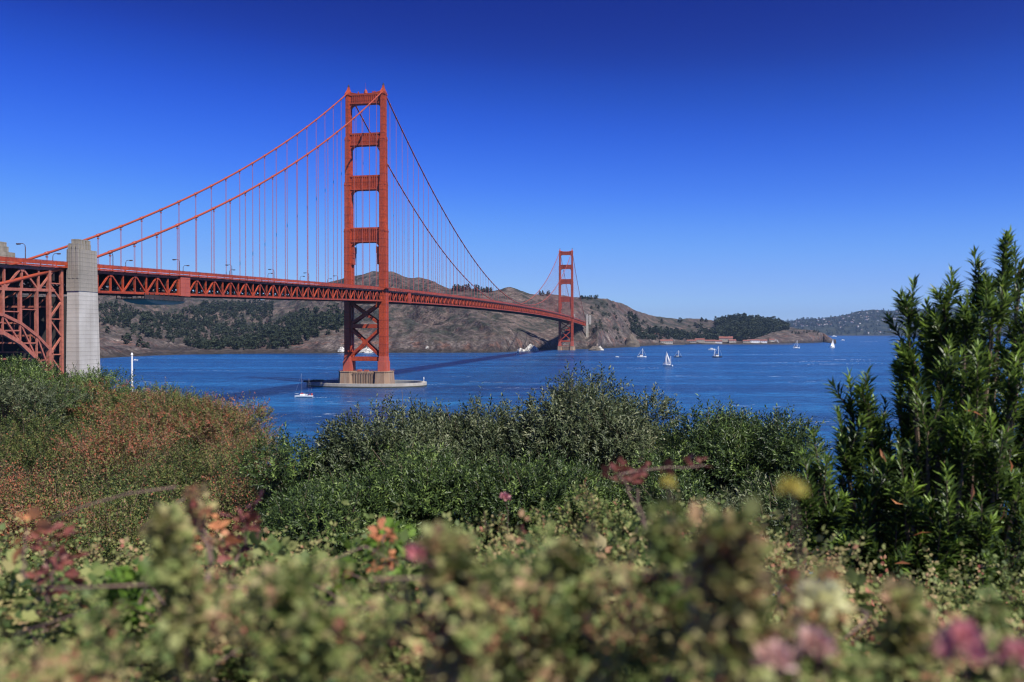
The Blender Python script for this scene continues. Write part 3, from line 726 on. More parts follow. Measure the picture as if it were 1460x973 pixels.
# oval fender ring round the near tower
mb = MB(); n = 72
def ell(a, rx, ry): return (rx * math.copysign(abs(math.cos(a)) ** .9, math.cos(a)), ry * math.sin(a))
for i in range(n):
    a, b_ = 2*math.pi*i/n, 2*math.pi*(i+1)/n
    vs = []
    for t_ in (a, b_):
        xo, yo = ell(t_, 46.5, 28); xi_, yi_ = ell(t_, 43.6, 25)
        vs += [(xo, yo, -3), (xo, yo, 2.9), (xi_, yi_, 2.9), (xi_, yi_, -3)]
    mb.add(vs, [(0, 4, 5, 1), (1, 5, 6, 2), (2, 6, 7, 3)])
e = mb.build('fender_ring', M['fender'], None, False, bw(0, 0, 0)); e.rotation_euler = (0, 0, BRZ)
tag(e, 'low oval concrete ring wall around the foot of the near tower', 'fender')
mb = MB()
for i in range(n):
    a, b_ = 2*math.pi*i/n, 2*math.pi*(i+1)/n
    (x1_, y1_), (x2_, y2_) = ell(a, 46.56, 28.06), ell(b_, 46.56, 28.06); mb.add([(x1_, y1_, -2), (x2_, y2_, -2), (x2_, y2_, .9), (x1_, y1_, .9)], [(0, 1, 2, 3)])
mb.build('tide_band', M['algae'], e)
mb = MB(); mb.tube([(44, 3, 2.9), (44, 3, 5.5)], .25, 6); mb.tube([(44, 3, 5.5), (44, 3, 6.6)], [.5, .3], 6); mb.build('marker_light', M['white'], e)
mb = MB(); mb.box(-41, -33, -9, -3, 2.9, 4.4); mb.box(-44.6, -38, -14, -12, 2.9, 4.2); mb.build('landing_stage', M['darksteel'], e)

# street lamps on the bridge
mb = MB(); mb.tube([(0,0,0),(0,0,6.0),(0.1,0,6.8),(.5,0,7.3),(1.1,0,7.5),(2.3,0,7.5)], [.17,.14,.13,.12,.11,.1], 6); post = mb.build('post', M['lampmetal'])
mb = MB(); mb.box(1.9, 3.3, -.32, .32, 7.25, 7.6); hood = mb.build('lamp_head', M['lampmetal'])
mb = MB(); mb.box(2.1, 3.2, -.26, .26, 7.12, 7.25); lens = mb.build('lens', M['lens'])
first = True
WHERE_E = {-6: 'first', -5: 'second', -4: 'third', -3: 'fourth', -2: 'fifth'}
for k in range(-8, 29):
    for sg in (1, -1):
        s = k * 45.72 + 2.5
        if abs(s) < 8 or abs(s - 1280) < 8 or abs(s + 340) < 9: continue
        e = empty('street_lamp', bw(sg * (HW - .6), s, rail_z(s) - 2.4), BRZ + (math.pi if sg > 0 else 0))
        side = 'near' if sg > 0 else 'far'
        if s < -345: lab = f'street lamp on the {side} side of the deck left of the concrete pylons'
        elif s < 0: lab = f'arched street lamp on the {side} rail between concrete pylon and big tower'
        else: lab = f'tiny street lamp on the {side} rail between the two towers'
        if s > 1280: lab = f'tiny street lamp on the {side} rail beyond the far tower'
        tag(e, lab, 'street lamp', lab.replace('street lamp', 'street lamps'))
        if first: ps, hd, ln = post, hood, lens; first = False
        else: ps, hd, ln = post.copy(), hood.copy(), lens.copy(); [COL.objects.link(q) for q in (ps, hd, ln)]
        ps.parent = e; hd.parent = e; ln.parent = hd

# ------------------------------------------------------------------ rocks, harbour, houses
def rock(name, px, py, D, rx, ry, h, mat, label, cat='rock', seed=1):
    r = np.random.default_rng(seed); p = P(px, py, D); nu, nv = 22, 12
    u, v = np.meshgrid(np.linspace(0, 2*np.pi, nu), np.linspace(0, 1, nv), indexing='ij')
    rr = (1 - v ** 1.6) ** .6
    nz = ridged(np.cos(u) * 1.7 + seed * 3, np.sin(u) * 1.7 + v * 3, 4, seed) + .45
    X = rx * rr * np.cos(u) * nz; Y = ry * rr * np.sin(u) * nz; Z = v * h * (.7 + .6 * vnoise(np.cos(u)*2 + 9, np.sin(u)*2 + v, seed)) - 1
    o = npmesh(name, np.stack([X, Y, Z], -1).reshape(-1, 3), gridq(nu, nv), mat, loc=(p.x, D, 0)); tag(o, label, cat)
def wD(y): return F * EYE / (y - YH)
rock('shore_rock', 757, 501, 1790, 15, 8, 14, M['guano'], 'big white streaked rock left of the far tower base', seed=2)
rock('shore_rock', 743, 501, 1775, 10, 6, 7, M['guano'], 'low white streaked rock beside the bigger white rock', seed=5)
rock('shore_rock', 609, 503, 1690, 9, 6, 12, M['guano'], 'small white rock on the shore right of the near tower', seed=3)
rock('shore_rock', 650, 503, 1690, 8, 6, 7, M['guano'], 'tiny pale rock on the shore under mid bridge', seed=4)
rock('shore_rock', 488, 504, 1640, 10, 6, 11, M['guano'], 'white rock on the shore just left of the near tower', seed=6)
rock('shore_rock', 522, 504, 1640, 16, 6, 10, M['guano'], 'white rocks seen between the legs of the near tower', seed=7)
rock('shore_rock', 848, 500, 1870, 12, 8, 10, M['rock'], 'dark rock stack in the water right of the far tower', seed=8)
rock('shore_rock', 856, 499.5, 1890, 7, 6, 10, M['guano'], 'half white rock stack next to the dark stack', seed=9)
rock('shore_rock', 901, 495, 2330, 18, 12, 30, M['rock'], 'pointed dark rock at the cliff foot before the harbour', seed=10)

def gable(name, p, L, W, H, rz, label, group, roofm, wallm=None, cat='building', wins=True):
    e = empty(name, p, rz); tag(e, label, cat, group)
    mb = MB(); mb.box(-L/2, L/2, -W/2, W/2, -3, H); mb.add([(-L/2, -W/2, H), (-L/2, W/2, H), (-L/2, 0, H + W*.32)], [(0,1,2)]); mb.add([(L/2, -W/2, H), (L/2, W/2, H), (L/2, 0, H + W*.32)], [(2,1,0)])
    mb.build('wall', wallm or M['cream'], e)
    mb = MB(); oh = .6; hh = H + W*.32 + .3
    mb.add([(-L/2-oh, -W/2-oh, H-.1), (L/2+oh, -W/2-oh, H-.1), (L/2+oh, 0, hh), (-L/2-oh, 0, hh), (-L/2-oh, W/2+oh, H-.1), (L/2+oh, W/2+oh, H-.1),
            (-L/2-oh, -W/2-oh, H+.3), (L/2+oh, -W/2-oh, H+.3), (L/2+oh, 0, hh+.4), (-L/2-oh, 0, hh+.4), (-L/2-oh, W/2+oh, H+.3), (L/2+oh, W/2+oh, H+.3)],
           [(0,1,2,3),(3,2,5,4),(6,9,8,7),(9,10,11,8),(0,6,7,1),(4,5,11,10),(0,3,9,6),(3,4,10,9),(1,7,8,2),(2,8,11,5)])
    mb.build('roof', roofm, e)
    if wins:
        n = max(2, int(L / 6))
        for i in range(n):
            x = -L/2 + L * (i + .5) / n; mb = MB(); mb.box(x - .8, x + .8, -W/2 - .12, -W/2 - .02, H*.35, H*.35 + 2.0); mb.build('window', M['window'], e)
    return e
B = [ # px, py(base), length m, wall h, depth m, kind
 (950, 488.5, 38, 7, 14, 'cream', 'large cream shed with red roof on the left harbour quay'), (947, 482.5, 20, 5, 12, 'cream', 'red roofed house above the large cream shed'), (936, 482, 10, 6, 9, 'white', 'small white house left of the red roofed house'),
 (958, 482.5, 9, 5, 9, 'white', 'small white house right of the red roofed house'), (986, 488, 30, 4, 12, 'red', 'long low red roofed building at the left of the waterfront row'), (997, 487.5, 34, 7, 14, 'red', 'tall red roofed building second in the waterfront row'),
 (1012, 488, 36, 5, 14, 'cream', 'long cream building third in the waterfront row'), (1024, 488, 26, 5, 14, 'white', 'white building in the middle of the waterfront row'), (1035, 486.5, 46, 9, 20, 'red', 'biggest red roofed building below the wooded hill'),
 (1044, 488, 24, 5, 12, 'cream', 'cream building at the right of the waterfront row'), (1076, 488.6, 30, 6, 12, 'white', 'white pink roofed boat shed at the marina'), (1087, 488.6, 30, 5, 12, 'white', 'second white boat shed right of the first'), (1064, 489, 22, 4, 10, 'cream', 'low cream building left of the marina sheds'),
 (1100, 488.6, 18, 4, 10, 'cream', 'small cream building at the right end of the marina')]
r = np.random.default_rng(5)
for i, (bx, by, L, H, W, kd, lab) in enumerate(B):
    D = F * EYE / (float(ip(SHORE, bx)) - YH) + 22 + max(0, (488.6 - by)) * 20
    p = P(bx, 0, D); zz = float(hill_z(np.array(float(bx)), np.array(D)))
    zt = EYE - (by - YH) / F * D
    gable('harbour_building', (p.x, D, max(zz, 1.5) + .8), L, W, H, -.12 + r.uniform(-.15, .15), lab, 'buildings along the harbour', M['roof_red'], M['white'] if kd == 'white' else M['cream'])
# quay / breakwater
for (x0, x1, y, lab) in ((928, 976, 491.5, 'low dark quay under the large cream shed'), (1000, 1130, 490.9, 'long low breakwater in front of the marina')):
    D = wD(y + .4); a, b_ = P(x0, 0, D), P(x1, 0, D); mb = MB(); mb.box(0, b_.x - a.x, -5, 5, -3, 2.3)
    o = mb.build('quay', M['rock'], None, False, (a.x, D, 0)); tag(o, lab, 'quay')
# houses on the far wooded hillside
r = np.random.default_rng(17); n = 0
hm = MB(); hm.box(-9, 9, -7, 7, -6, 7); hp = hm.build('wall', M['white']); rm = MB(); rm.xprism([(-10, 7), (10, 7), (0, 11)], -8, 8); rp = rm.build('roof', M['roof_red'])
hm2 = hp.data
for i in range(110):
    px_ = r.uniform(1128, 1300); tq = r.uniform(.02, .93) ** .8; D = 9400 + tq * 1700; z = float(far_z(np.array(px_), np.array(D)))
    e = empty('hillside_house', ((px_ - CX) / F * D, D, z), r.uniform(0, 3)); s_ = r.uniform(.7, 1.5); e.scale = (s_, s_, s_)
    tag(e, 'tiny pale house among trees on the far wooded hillside', 'house', 'houses on the far wooded hillside')
    if i == 0: a, b_ = hp, rp
    else: a, b_ = hp.copy(), rp.copy(); COL.objects.link(a); COL.objects.link(b_)
    a.parent = e; b_.parent = e
# trees on the far hillside
r = np.random.default_rng(19); pts = []; hts = []
for i in range(900):
    px_ = r.uniform(1120, 1420); D = 9400 + r.uniform(.0, 1.0) * 1700; z = float(far_z(np.array(px_), np.array(D)))
    pts.append(((px_ - CX) / F * D, D, z - 2)); hts.append(r.uniform(18, 38))
v, q, tn = bake_trees(pts, hts, 8)
tag(npmesh('hillside_wood', v, q, M['conifer'], tn), 'dark woodland covering the far hillside dotted with houses', 'wood', kind='stuff')

# boats
def hull_mesh(L, Wd, Hh, mat, parent):
    mb = MB(); n = 12; secs = []
    for i in range(n + 1):
        t_ = i / n; x = -L/2 + L * t_; w_ = Wd / 2 * (1 - max(0, (t_ - .45) / .55) ** 2.2) * (.82 + .18 * min(1, t_ * 3)); sh = Hh * (1 + .25 * max(0, t_ - .5))
        secs.append([(x, -w_, sh), (x, -w_ * .82, Hh * .3), (x, 0, -Hh * .35), (x, w_ * .82, Hh * .3), (x, w_, sh)])
    vs = [p for s_ in secs for p in s_]; fs = []
    for i in range(n):
        for j in range(4): fs.append((i*5+j, (i+1)*5+j, (i+1)*5+j+1, i*5+j+1))
        fs.append((i*5+4, (i+1)*5+4, (i+1)*5, i*5))
    fs.append((0, 1, 2, 3, 4)); mb.add(vs, fs); return mb.build('hull', mat, parent)
def sail(pts, mat, parent, name='sail', belly=.6):
    a, b_, c = [Vector(p) for p in pts]; n = 7; vs = []; fs = []       # a=tack, b=clew, c=head
    for i in range(n + 1):
        for j in range(n + 1):
            u, v_ = i / n, j / n; p = (a * (1 - u) + b_ * u) * (1 - v_) + c * v_
            vs.append(p + Vector((0, belly * math.sin(math.pi * u) * math.sin(math.pi * min(1, v_ * .9 + .08)), 0)))
    for i in range(n):
        for j in range(n): fs.append((i*(n+1)+j, (i+1)*(n+1)+j, (i+1)*(n+1)+j+1, i*(n+1)+j+1))
    off = len(vs); vs2 = [v_ + Vector((0, .05, 0)) for v_ in vs]
    mb = MB(); mb.add(vs, fs); mb.add(vs2, [f[::-1] for f in fs]); return mb.build(name, mat, parent)
def sailboat(px_, py_, L, Hm, rz, label, up='none', hullm='white', second=False, sailm='sail', group='sailing boats on the bay', sc=1.0):
    D = wD(py_); p = P(px_, 0, D)
    e = empty('sailboat', (p.x, D, 0), rz); tag(e, label, 'boat', group)
    hull_mesh(L, L * .3, L * .11, M[hullm], e)
    mb = MB(); mb.box(-L*.22, L*.12, -L*.085, L*.085, L*.11, L*.165); mb.box(-L*.18, L*.02, -L*.07, L*.07, L*.165, L*.2); mb.build('cabin', M['white'], e)
    tr = max(.09, D / F * .42)
    mb = MB(); mb.tube([(L*.1, 0, L*.1), (L*.1, 0, Hm)], [tr, tr*.75], 6); ms = mb.build('mast', M['white'], e)
    mb = MB(); mb.tube([(L*.1, 0, L*.27), (-L*.33, 0, L*.29)], tr * .8, 5); mb.build('boom', M['white'], e)
    mb = MB(); mb.tube([(L*.1, 0, Hm*.97), (L*.49, 0, L*.14)], tr*.25, 3); mb.tube([(L*.1, 0, Hm*.97), (-L*.48, 0, L*.12)], tr*.25, 3); mb.build('rigging', M['white'], e)
    if up in ('both', 'main'): sail([(L*.08, 0, L*.3), (-L*.33, 0, L*.31), (L*.09, 0, Hm*.96)], M[sailm], e, 'mainsail', L*.05)
    if up in ('both', 'jib'): sail([(L*.47, 0, L*.16), (L*.02, 0, L*.2), (L*.12, 0, Hm*.9)], M[sailm], e, 'jib', L*.06)
    if up == 'none': mb = MB(); mb.tube([(L*.09, 0, L*.3), (-L*.3, 0, L*.32)], tr*1.6, 6); mb.build('furled_sail', M['navy'], e)
    if second: mb = MB(); mb.tube([(-L*.3, 0, L*.1), (-L*.3, 0, Hm*.72)], tr*.8, 5); mb.build('mizzen_mast', M['white'], e)
    return e
sailboat(915, 509.7, 15, 14, 0.1, 'white sailboat with bare mast, furthest left of those right of the far tower', up='none')
sailboat(952, 522.3, 12.5, 17, 2.6, 'nearest white sailboat with both white sails raised and a second mast', up='both', second=True)
sailboat(966.5, 509.6, 12, 11, -.3, 'small dark hulled sailboat with bare mast just behind the two-masted one', hullm='hull_dark')
sailboat(1023, 509.8, 16, 18, .15, 'dark hulled sailboat with tall bare mast and furled jib before the harbour', hullm='hull_dark', second=True)
sailboat(1135.5, 496.8, 17, 19, 0, 'sailboat with bare mast off the bare point at the harbour mouth', up='none')
sailboat(1187, 496.2, 17, 22, .5, 'sailboat with tall white sails beyond the bare point', up='both')
sailboat(738.4, 506, 9, 11, .9, 'sailboat with pale blue grey sails near the far tower', up='both', sailm='tarp')
# moored boats in the marina: masts only show
r = np.random.default_rng(9)
for i in range(24):
    sailboat(r.uniform(1058, 1112) if i > 2 else 1040 + i * 7, 490.0, r.uniform(8, 12), r.uniform(10, 16) if i != 3 else 22, r.uniform(-1.5, 1.5), 'moored white sailboat with bare mast packed in the marina', group='sailboats moored in the marina')
# near two-masted motor sailer
D = wD(567); p = P(433, 0, D); e = empty('motor_sailer', (p.x, D, 0), math.pi + .12); e.scale = (1.05, 1.05, 1.05)
tag(e, 'white two-masted motor boat with people aboard left of the near tower', 'boat')
hull_mesh(10.5, 3.2, 1.25, M['white'], e)
mb = MB(); mb.box(-1.5, 2.2, -1.0, 1.0, 1.25, 2.1); mb.build('cabin', M['white'], e)
mb = MB(); mb.box(-3.6, -1.2, -1.2, 1.2, 2.9, 3.05); mb.box(-1.3, -1.2, -1.2, 1.2, 1.2, 2.9); mb.build('canopy', M['navy'], e)
mb = MB(); mb.box(-5.0, -4.2, -1.0, 1.0, 1.2, 2.3); mb.box(.4, 1.8, -1.02, 1.02, 2.1, 2.6); mb.build('red_cover', M['redcanvas'], e)
mb = MB(); mb.tube([(1.2, 0, 1.2), (1.2, 0, 14.0)], .05, 6); mb.tube([(-2.9, 0, 1.2), (-2.9, 0, 11.0)], .04, 6); mb.build('mast', M['tarp'], e)
mb = MB(); mb.tube([(5.2, 0, 1.7), (1.2, 0, 14.3)], .012, 3); mb.tube([(-2.9, 0, 11.4), (-5.2, 0, 1.5)], .012, 3); mb.tube([(3, 1.3, 2.2), (5.3, 0, 2.3)], .04, 4); mb.tube([(3, -1.3, 2.2), (5.3, 0, 2.3)], .04, 4); mb.build('rigging', M['white'], e)
# people aboard: tiny seated figures
def figure(loc, rz, shirt, label):
    mb = MB(); mb.tube([(0,0,.42),(0,0,.75),(0,0,.95),(0,0,1.0),(0,0,1.06),(0,0,1.12),(0,0,1.22),(0,0,1.3)], [.17,.19,.16,.06,.06,.1,.1,.03], 8)
    for sg in (-1, 1):
        mb.tube([(0, sg*.1, .48), (.42, sg*.12, .48), (.45, sg*.12, .06)], [.09, .07, .05], 6); mb.tube([(0, sg*.2, .93), (.08, sg*.25, .68), (.28, sg*.18, .6)], [.055, .045, .035], 6)
    o = mb.build('person', M[shirt], None, True, loc); o.rotation_euler = (0, 0, rz); tag(o, label, 'person')
figure((p.x + 2.2, D - .5, 1.15), 2.6, 'white', 'person in white seated under the canopy of the motor boat')
figure((p.x + 1.2, D + .1, 1.15), 1.8, 'navy', 'person in dark clothes seated amidships on the motor boat')
figure((p.x + 3.4, D - .2, 1.15), 3.2, 'redcanvas', 'person in red seated at the stern of the motor boat')
def motorboat(px_, py_, L, rz, label):
    D = wD(py_); p = P(px_, 0, D); e = empty('motorboat', (p.x, D, 0), rz); tag(e, label, 'boat')
    hull_mesh(L, L*.3, L*.14, M['white'], e); mb = MB(); mb.box(-L*.2, L*.15, -L*.1, L*.1, L*.14, L*.28); mb.build('cabin', M['white'], e)
    mb = MB(); mb.box(-L*.14, L*.16, -L*.102, L*.102, L*.2, L*.25); mb.build('windscreen', M['window'], e)
motorboat(193, 514.2, 7, .2, 'small white motorboat beside the white pole'); motorboat(1015, 499.2, 16, .1, 'white motorboat with a long wake before the harbour')
motorboat(1189, 480.4, 45, .1, 'distant white vessel below the far hillside'); motorboat(1201.6, 485.6, 18, .1, 'tiny white boat alone right of the bare point'); motorboat(880, 509.5, 6, .1, 'tiny white boat left of the leftmost bay sailboat')
# foam wakes on the water
def wake(px0, py0, px1, py1, w0, w1, seed=0):
    a, b_ = P(px0, 0, wD(py0)), P(px1, 0, wD(py1)); a.z = b_.z = .02; n = 40; vs = []; fs = []; r = np.random.default_rng(seed); nb = 0
    mb = MB(); d = (b_ - a); nn = Vector((-d.y, d.x, 0)).normalized()
    for i in range(n):
        if r.uniform() < .3 + .4 * i / n: continue
        u0, u1 = i / n, (i + 1) / n; ww = w0 + (w1 - w0) * u0; c0 = a + d * u0 + nn * r.normal() * ww * .3; c1 = a + d * u1 + nn * r.normal() * ww * .3
        m_ = (c0 + c1) / 2; k = ww * r.uniform(.3, .8)
        mb.add([c0, m_ - nn * k, c1, m_ + nn * k], [(0, 1, 2, 3)])
    o = mb.build('foam', M['sail']); tag(o, kind='structure')
wake(445, 567, 500, 566, .9, .5, 1); wake(1016, 499.5, 1034, 499.8, 5, 3, 2); wake(952, 500.9, 970, 501.0, 4, 2, 3); wake(1226, 487.7, 1252, 487.2, 14, 8, 4)
wake(606, 549, 640, 547, 1.2, .4, 5); wake(1040, 498, 1068, 498.4, 4, 2, 6); wake(900, 526.5, 975, 524, 1.2, .6, 7)
for i, (a, b_, y, w_) in enumerate([(1085, 1160, 517.5, 3), (1140, 1250, 515.5, 4), (1150, 1265, 519.5, 3), (1060, 1150, 506, 3), (1190, 1262, 513, 4), (890, 940, 525, 1.5)]): wake(a, y, b_, y - .6, w_, w_ * .6, 20 + i)

# ------------------------------------------------------------------ near hillside
def edge_D(px): return np.interp(px, [-300, 0, 150, 250, 330, 380, 440, 520, 700, 1000, 1300, 1800], [95, 80, 70, 60, 48, 34, 22, 15, 13.5, 13, 12, 12])
def ground_z(x, y):
    D = np.maximum(y, .3); px = np.clip(CX + F * x / np.maximum(D, 2.0), -300, 1800)
    base = np.interp(D, [-20, -6, 0, 2, 5, 9, 14, 20, 35, 60, 95], [-1.6, -1.55, -1.6, -1.75, -2.3, -3.1, -3.9, -4.4, -5.0, -5.6, -6.4])
    e = edge_D(px); over = np.clip(D - e, 0, None)
    z = base - over * .62 + (fbm(x / 3.0, y / 3.0, 4, 51) - .5) * .5 * np.clip(D / 8, .2, 2)
    left = np.clip((420 - px) / 420, 0, 1.3) * np.clip((D - 12) / 30, 0, 1)
    z = z + left * 1.0
    return np.maximum(EYE + z, -4)
xs = np.concatenate([-np.geomspace(400, 1, 70), np.linspace(-.8, .8, 5), np.geomspace(1, 400, 70)])
ys = np.concatenate([np.linspace(-60, 0, 14), np.geomspace(.4, 300, 130)])
XX, YY = np.meshgrid(xs, ys, indexing='ij'); ZZ = ground_z(XX, YY)
m = weathered('leaf_litter_soil', (.075, .055, .032), (.12, .085, .05), 1.5, .95, 0, (0, 0, 0), .6, fine=9)
tag(npmesh('ground', np.stack([XX, YY, ZZ], -1).reshape(-1, 3), gridq(len(xs), len(ys)), m, smoothf=True), kind='structure')

# leaf geometry -------------------------------------------------------------
def leaf_tpl(L, Wd, fold=.25, droop=.15, shape='lance'):      # leaf along +x in local space, 2 quads sharing midrib (6 verts)
    if shape == 'lance': return np.array([(0, 0, 0), (L*.5, Wd/2, fold*Wd), (L, 0, -droop*L), (L*.5, -Wd/2, fold*Wd), (L*.5, 0, .0)]), np.array([(0, 4, 2, 1), (0, 3, 2, 4)])
    return np.array([(0, 0, 0), (L*.38, Wd/2, fold*Wd), (L, 0, -droop*L), (L*.38, -Wd/2, fold*Wd), (L*.45, 0, .0)]), np.array([(0, 4, 2, 1), (0, 3, 2, 4)])
def basis(d, rnd):                                           # rotation matrices whose x axis is d, rows of (n,3)
    d = d / np.linalg.norm(d, axis=1, keepdims=True)
    up = rnd; x = d; y = np.cross(up, x); y /= np.linalg.norm(y, axis=1, keepdims=True) + 1e-9; z = np.cross(x, y)
    return np.stack([x, y, z], 1)                            # (n,3,3) rows = axes
def place_leaves(pos, d, nrm, size, tpl):
    tv, tq = tpl; B_ = basis(d, nrm); V = np.einsum('vk,nkj->nvj', tv, B_) * size[:, None, None] + pos[:, None, :]
    n = len(pos); Q = (tq[None] + (np.arange(n) * len(tv))[:, None, None]).reshape(-1, 4)
    return V.reshape(-1, 3), Q
def sprigs(base, direc, length, nl, leafL, leafW, r, tint0, tip_tint=.0, spread=1.0, shape='lance', droop=.15, size_var=.35, low=.12):
    """shoots with leaves spiralling round them; base, direc (n,3), length (n,)"""
    n = len(base); d = direc / np.linalg.norm(direc, axis=1, keepdims=True)
    a = np.cross(d, r.normal(size=(n, 3))); a /= np.linalg.norm(a, axis=1, keepdims=True); b_ = np.cross(d, a)
    k = np.arange(nl); f_ = low + (1 - low) * (k + r.uniform(0, 1, (n, nl))) / nl
    ang = k[None] * 2.4 + r.uniform(0, 6.28, (n, 1)) + r.normal(size=(n, nl)) * .3
    rad = np.cos(ang)[..., None] * a[:, None] + np.sin(ang)[..., None] * b_[:, None]
    pos = base[:, None] + d[:, None] * (f_ * length[:, None])[..., None]
    open_ = (1.15 - .75 * f_ ** 2)[..., None] * spread
    ld = d[:, None] * .75 + rad * open_ + r.normal(size=(n, nl, 3)) * .14
    nr = d[:, None] * 1.0 - rad * .3 + r.normal(size=(n, nl, 3)) * .25
    sz = (1 - size_var * np.abs(r.normal(size=(n, nl)))).clip(.35, 1.3) * (1.05 - .35 * np.clip(f_ - .75, 0, 1) * 2)
    V, Q = place_leaves(pos.reshape(-1, 3), ld.reshape(-1, 3), nr.reshape(-1, 3), sz.ravel(), leaf_tpl(leafL, leafW, .25, droop, shape))
    tn = np.clip(tint0[:, None] + r.normal(size=(n, nl)) * .16 + tip_tint * np.clip(f_ - .6, 0, 1) * 2.5, 0, .999)
    return V, Q, np.repeat(tn.ravel(), 5)
def join(parts):
    o = 0; Vs, Qs, Ts = [], [], []
    for V, Q, T_ in parts: Vs.append(V); Qs.append(Q + o); Ts.append(T_); o += len(V)
    return np.concatenate(Vs), np.concatenate(Qs), np.concatenate(Ts)

def shrub(name, base, W, Dp, H, n, seed, mat, label, group, leafL, leafW, shootL=.32, nl=15, tint=.4, lumps=14, cat='shrub', tipfrac=.25, upw=.5, shape='lance', tint_sd=.15, spread=1.0, top_bias=.0):
    """a bush: branching stems inside, foliage of leafy shoots over overlapping lumps"""
    r = np.random.default_rng(seed); e = empty(name, base); tag(e, label, cat, group)
    lc = np.stack([r.uniform(-.36, .36, lumps) * W, r.uniform(-.36, .36, lumps) * Dp, H * r.uniform(.35, .78, lumps)], 1)
    lr = r.uniform(.13, .27, lumps)[:, None] * np.array([W, Dp, H * .9])
    which = r.integers(0, lumps, n); dv = r.normal(size=(n, 3)); dv[:, 2] = np.abs(dv[:, 2]) * .9 - .15 * np.abs(r.normal(size=n)); dv /= np.linalg.norm(dv, axis=1, keepdims=True)
    # favour the camera side a little: foliage that can be seen
    flip = (dv[:, 1] > 0) & (r.uniform(size=n) < .45); dv[flip, 1] *= -1
    rad = r.uniform(.55, 1.0, n) ** .5
    p = lc[which] + dv * lr[which] * rad[:, None]; p[:, 2] = np.maximum(p[:, 2], .05)
    L = shootL * r.uniform(.6, 1.25, n); tall = r.uniform(size=n) < tipfrac * .16; L[tall] *= 1.35
    dr = dv * 1.0 + np.array([0, 0, upw]) + r.normal(size=(n, 3)) * .25
    dr[tall] = np.array([0, 0, 1.0]) + r.normal(size=(tall.sum(), 3)) * .25
    lt = tint + (r.uniform(size=lumps) - .5) * (.5 if mat == M['leaf_scrub'] else .28)
    V, Q, T_ = sprigs(p, dr, L, nl, leafL, leafW, r, np.clip(lt[which] + r.normal(size=n) * tint_sd, 0, .95), .10, spread, shape)
    npmesh('foliage', V, Q, mat, T_, e)
    mb = MB()
    for i in range(lumps):
        c = lc[i]; mid = Vector((c[0]*.35 + r.normal()*.05*W, c[1]*.35, c[2]*.45)); mb.tube([(0, 0, -.4), mid, Vector(c)], [.035*H/2, .022*H/2, .012*H/2], 5)
        for _ in range(4):
            q = Vector(c) + Vector(r.normal(size=3)) * .12 * W; q.z = c[2] + abs(q.z - c[2]); mb.tube([Vector(c) * .8, q], [.008, .003], 4)
    idx = np.flatnonzero(tall)[:60]
    for i in idx: mb.tube([p[i], p[i] + dr[i] / np.linalg.norm(dr[i]) * L[i] * .95], [.004, .002], 3)
    mb.build('stems', M['bark'], e)
    return e
def gz(px, D): x = (px - CX) / F * D; return float(ground_z(np.array(x), np.array(float(D))))
def put(px, D, top_py): # base on the ground at this place, and the height that reaches the row
    z = gz(px, D); x = (px - CX) / F * D; return (x, D, z), (EYE + (YH - top_py) / F * D) - z

# the middle belt of dense shrubs
MID = [ # px, D, top row, width m, depth, material, tint, label
 (455, 11.0, 612, 2.1, 1.6, 'leaf_green', .36, 'low green shrub at the left end of the green belt'),
 (430, 8.3, 690, 1.3, 1.2, 'leaf_green', .42, 'low dark green shrub left of centre before the taller belt'),
 (530, 8.0, 675, 1.5, 1.3, 'leaf_green', .5, 'bright green shrub in front at centre left of the belt'),
 (505, 11.6, 590, 1.8, 1.6, 'leaf_grey', .30, 'grey green shrub second from the left end of the belt'),
 (570, 11.5, 574, 2.4, 1.8, 'leaf_grey', .30, 'shrub with upright tips below the near tower foot'),
 (655, 12.0, 562, 2.4, 1.8, 'leaf_grey', .32, 'shrub with spiky top right of the tower reflection'),
 (660, 8.6, 655, 1.6, 1.3, 'leaf_green', .48, 'glossy green shrub in front at the centre of the belt'),
 (740, 12.5, 566, 2.3, 1.8, 'leaf_grey', .3, 'grey green shrub left of the tallest bush'),
 (825, 12.0, 534, 2.2, 1.8, 'leaf_grey', .36, 'tallest grey green bush at the middle of the belt'),
 (888, 12.4, 562, 1.6, 1.5, 'leaf_grey', .32, 'slanting grey bush right of the tallest bush'),
 (780, 8.4, 660, 1.6, 1.3, 'leaf_green', .40, 'dark green shrub in front below the tallest bush'),
 (900, 8.8, 655, 1.6, 1.3, 'leaf_green', .38, 'dark green shrub in front right of centre'),
 (960, 12.0, 604, 1.5, 1.5, 'leaf_grey', .72, 'sparse pale twiggy bush between two darker bushes'),
 (1030, 11.0, 590, 1.8, 1.5, 'leaf_green', .35, 'dark green bush right of the pale twiggy one'),
 (1090, 10.5, 592, 1.4, 1.5, 'leaf_green', .38, 'dark green bush with pointed shoots beside the tall right shrub'),
 (1035, 8.0, 680, 1.6, 1.3, 'leaf_grey', .42, 'grey green bush in front at the right of the belt'),
 (1140, 8.0, 690, 1.5, 1.3, 'leaf_green', .38, 'green bush half hidden behind the blurred sprays at right'),
]
for i, (px_, D, top, W, Dp, mt, ti, lab) in enumerate(MID):
    base, H = put(px_, D, top)
    ntot = 3000 if D > 9 else 3200
    if 'sparse' in lab: ntot = 900
    shrub('shrub', base, W, Dp, H, ntot, 100 + i, M[mt], lab, 'dense shrubs across the middle', .0066 * D, .0020 * D, .022 * D + .03, 14, ti, 13, tint_sd=.26)
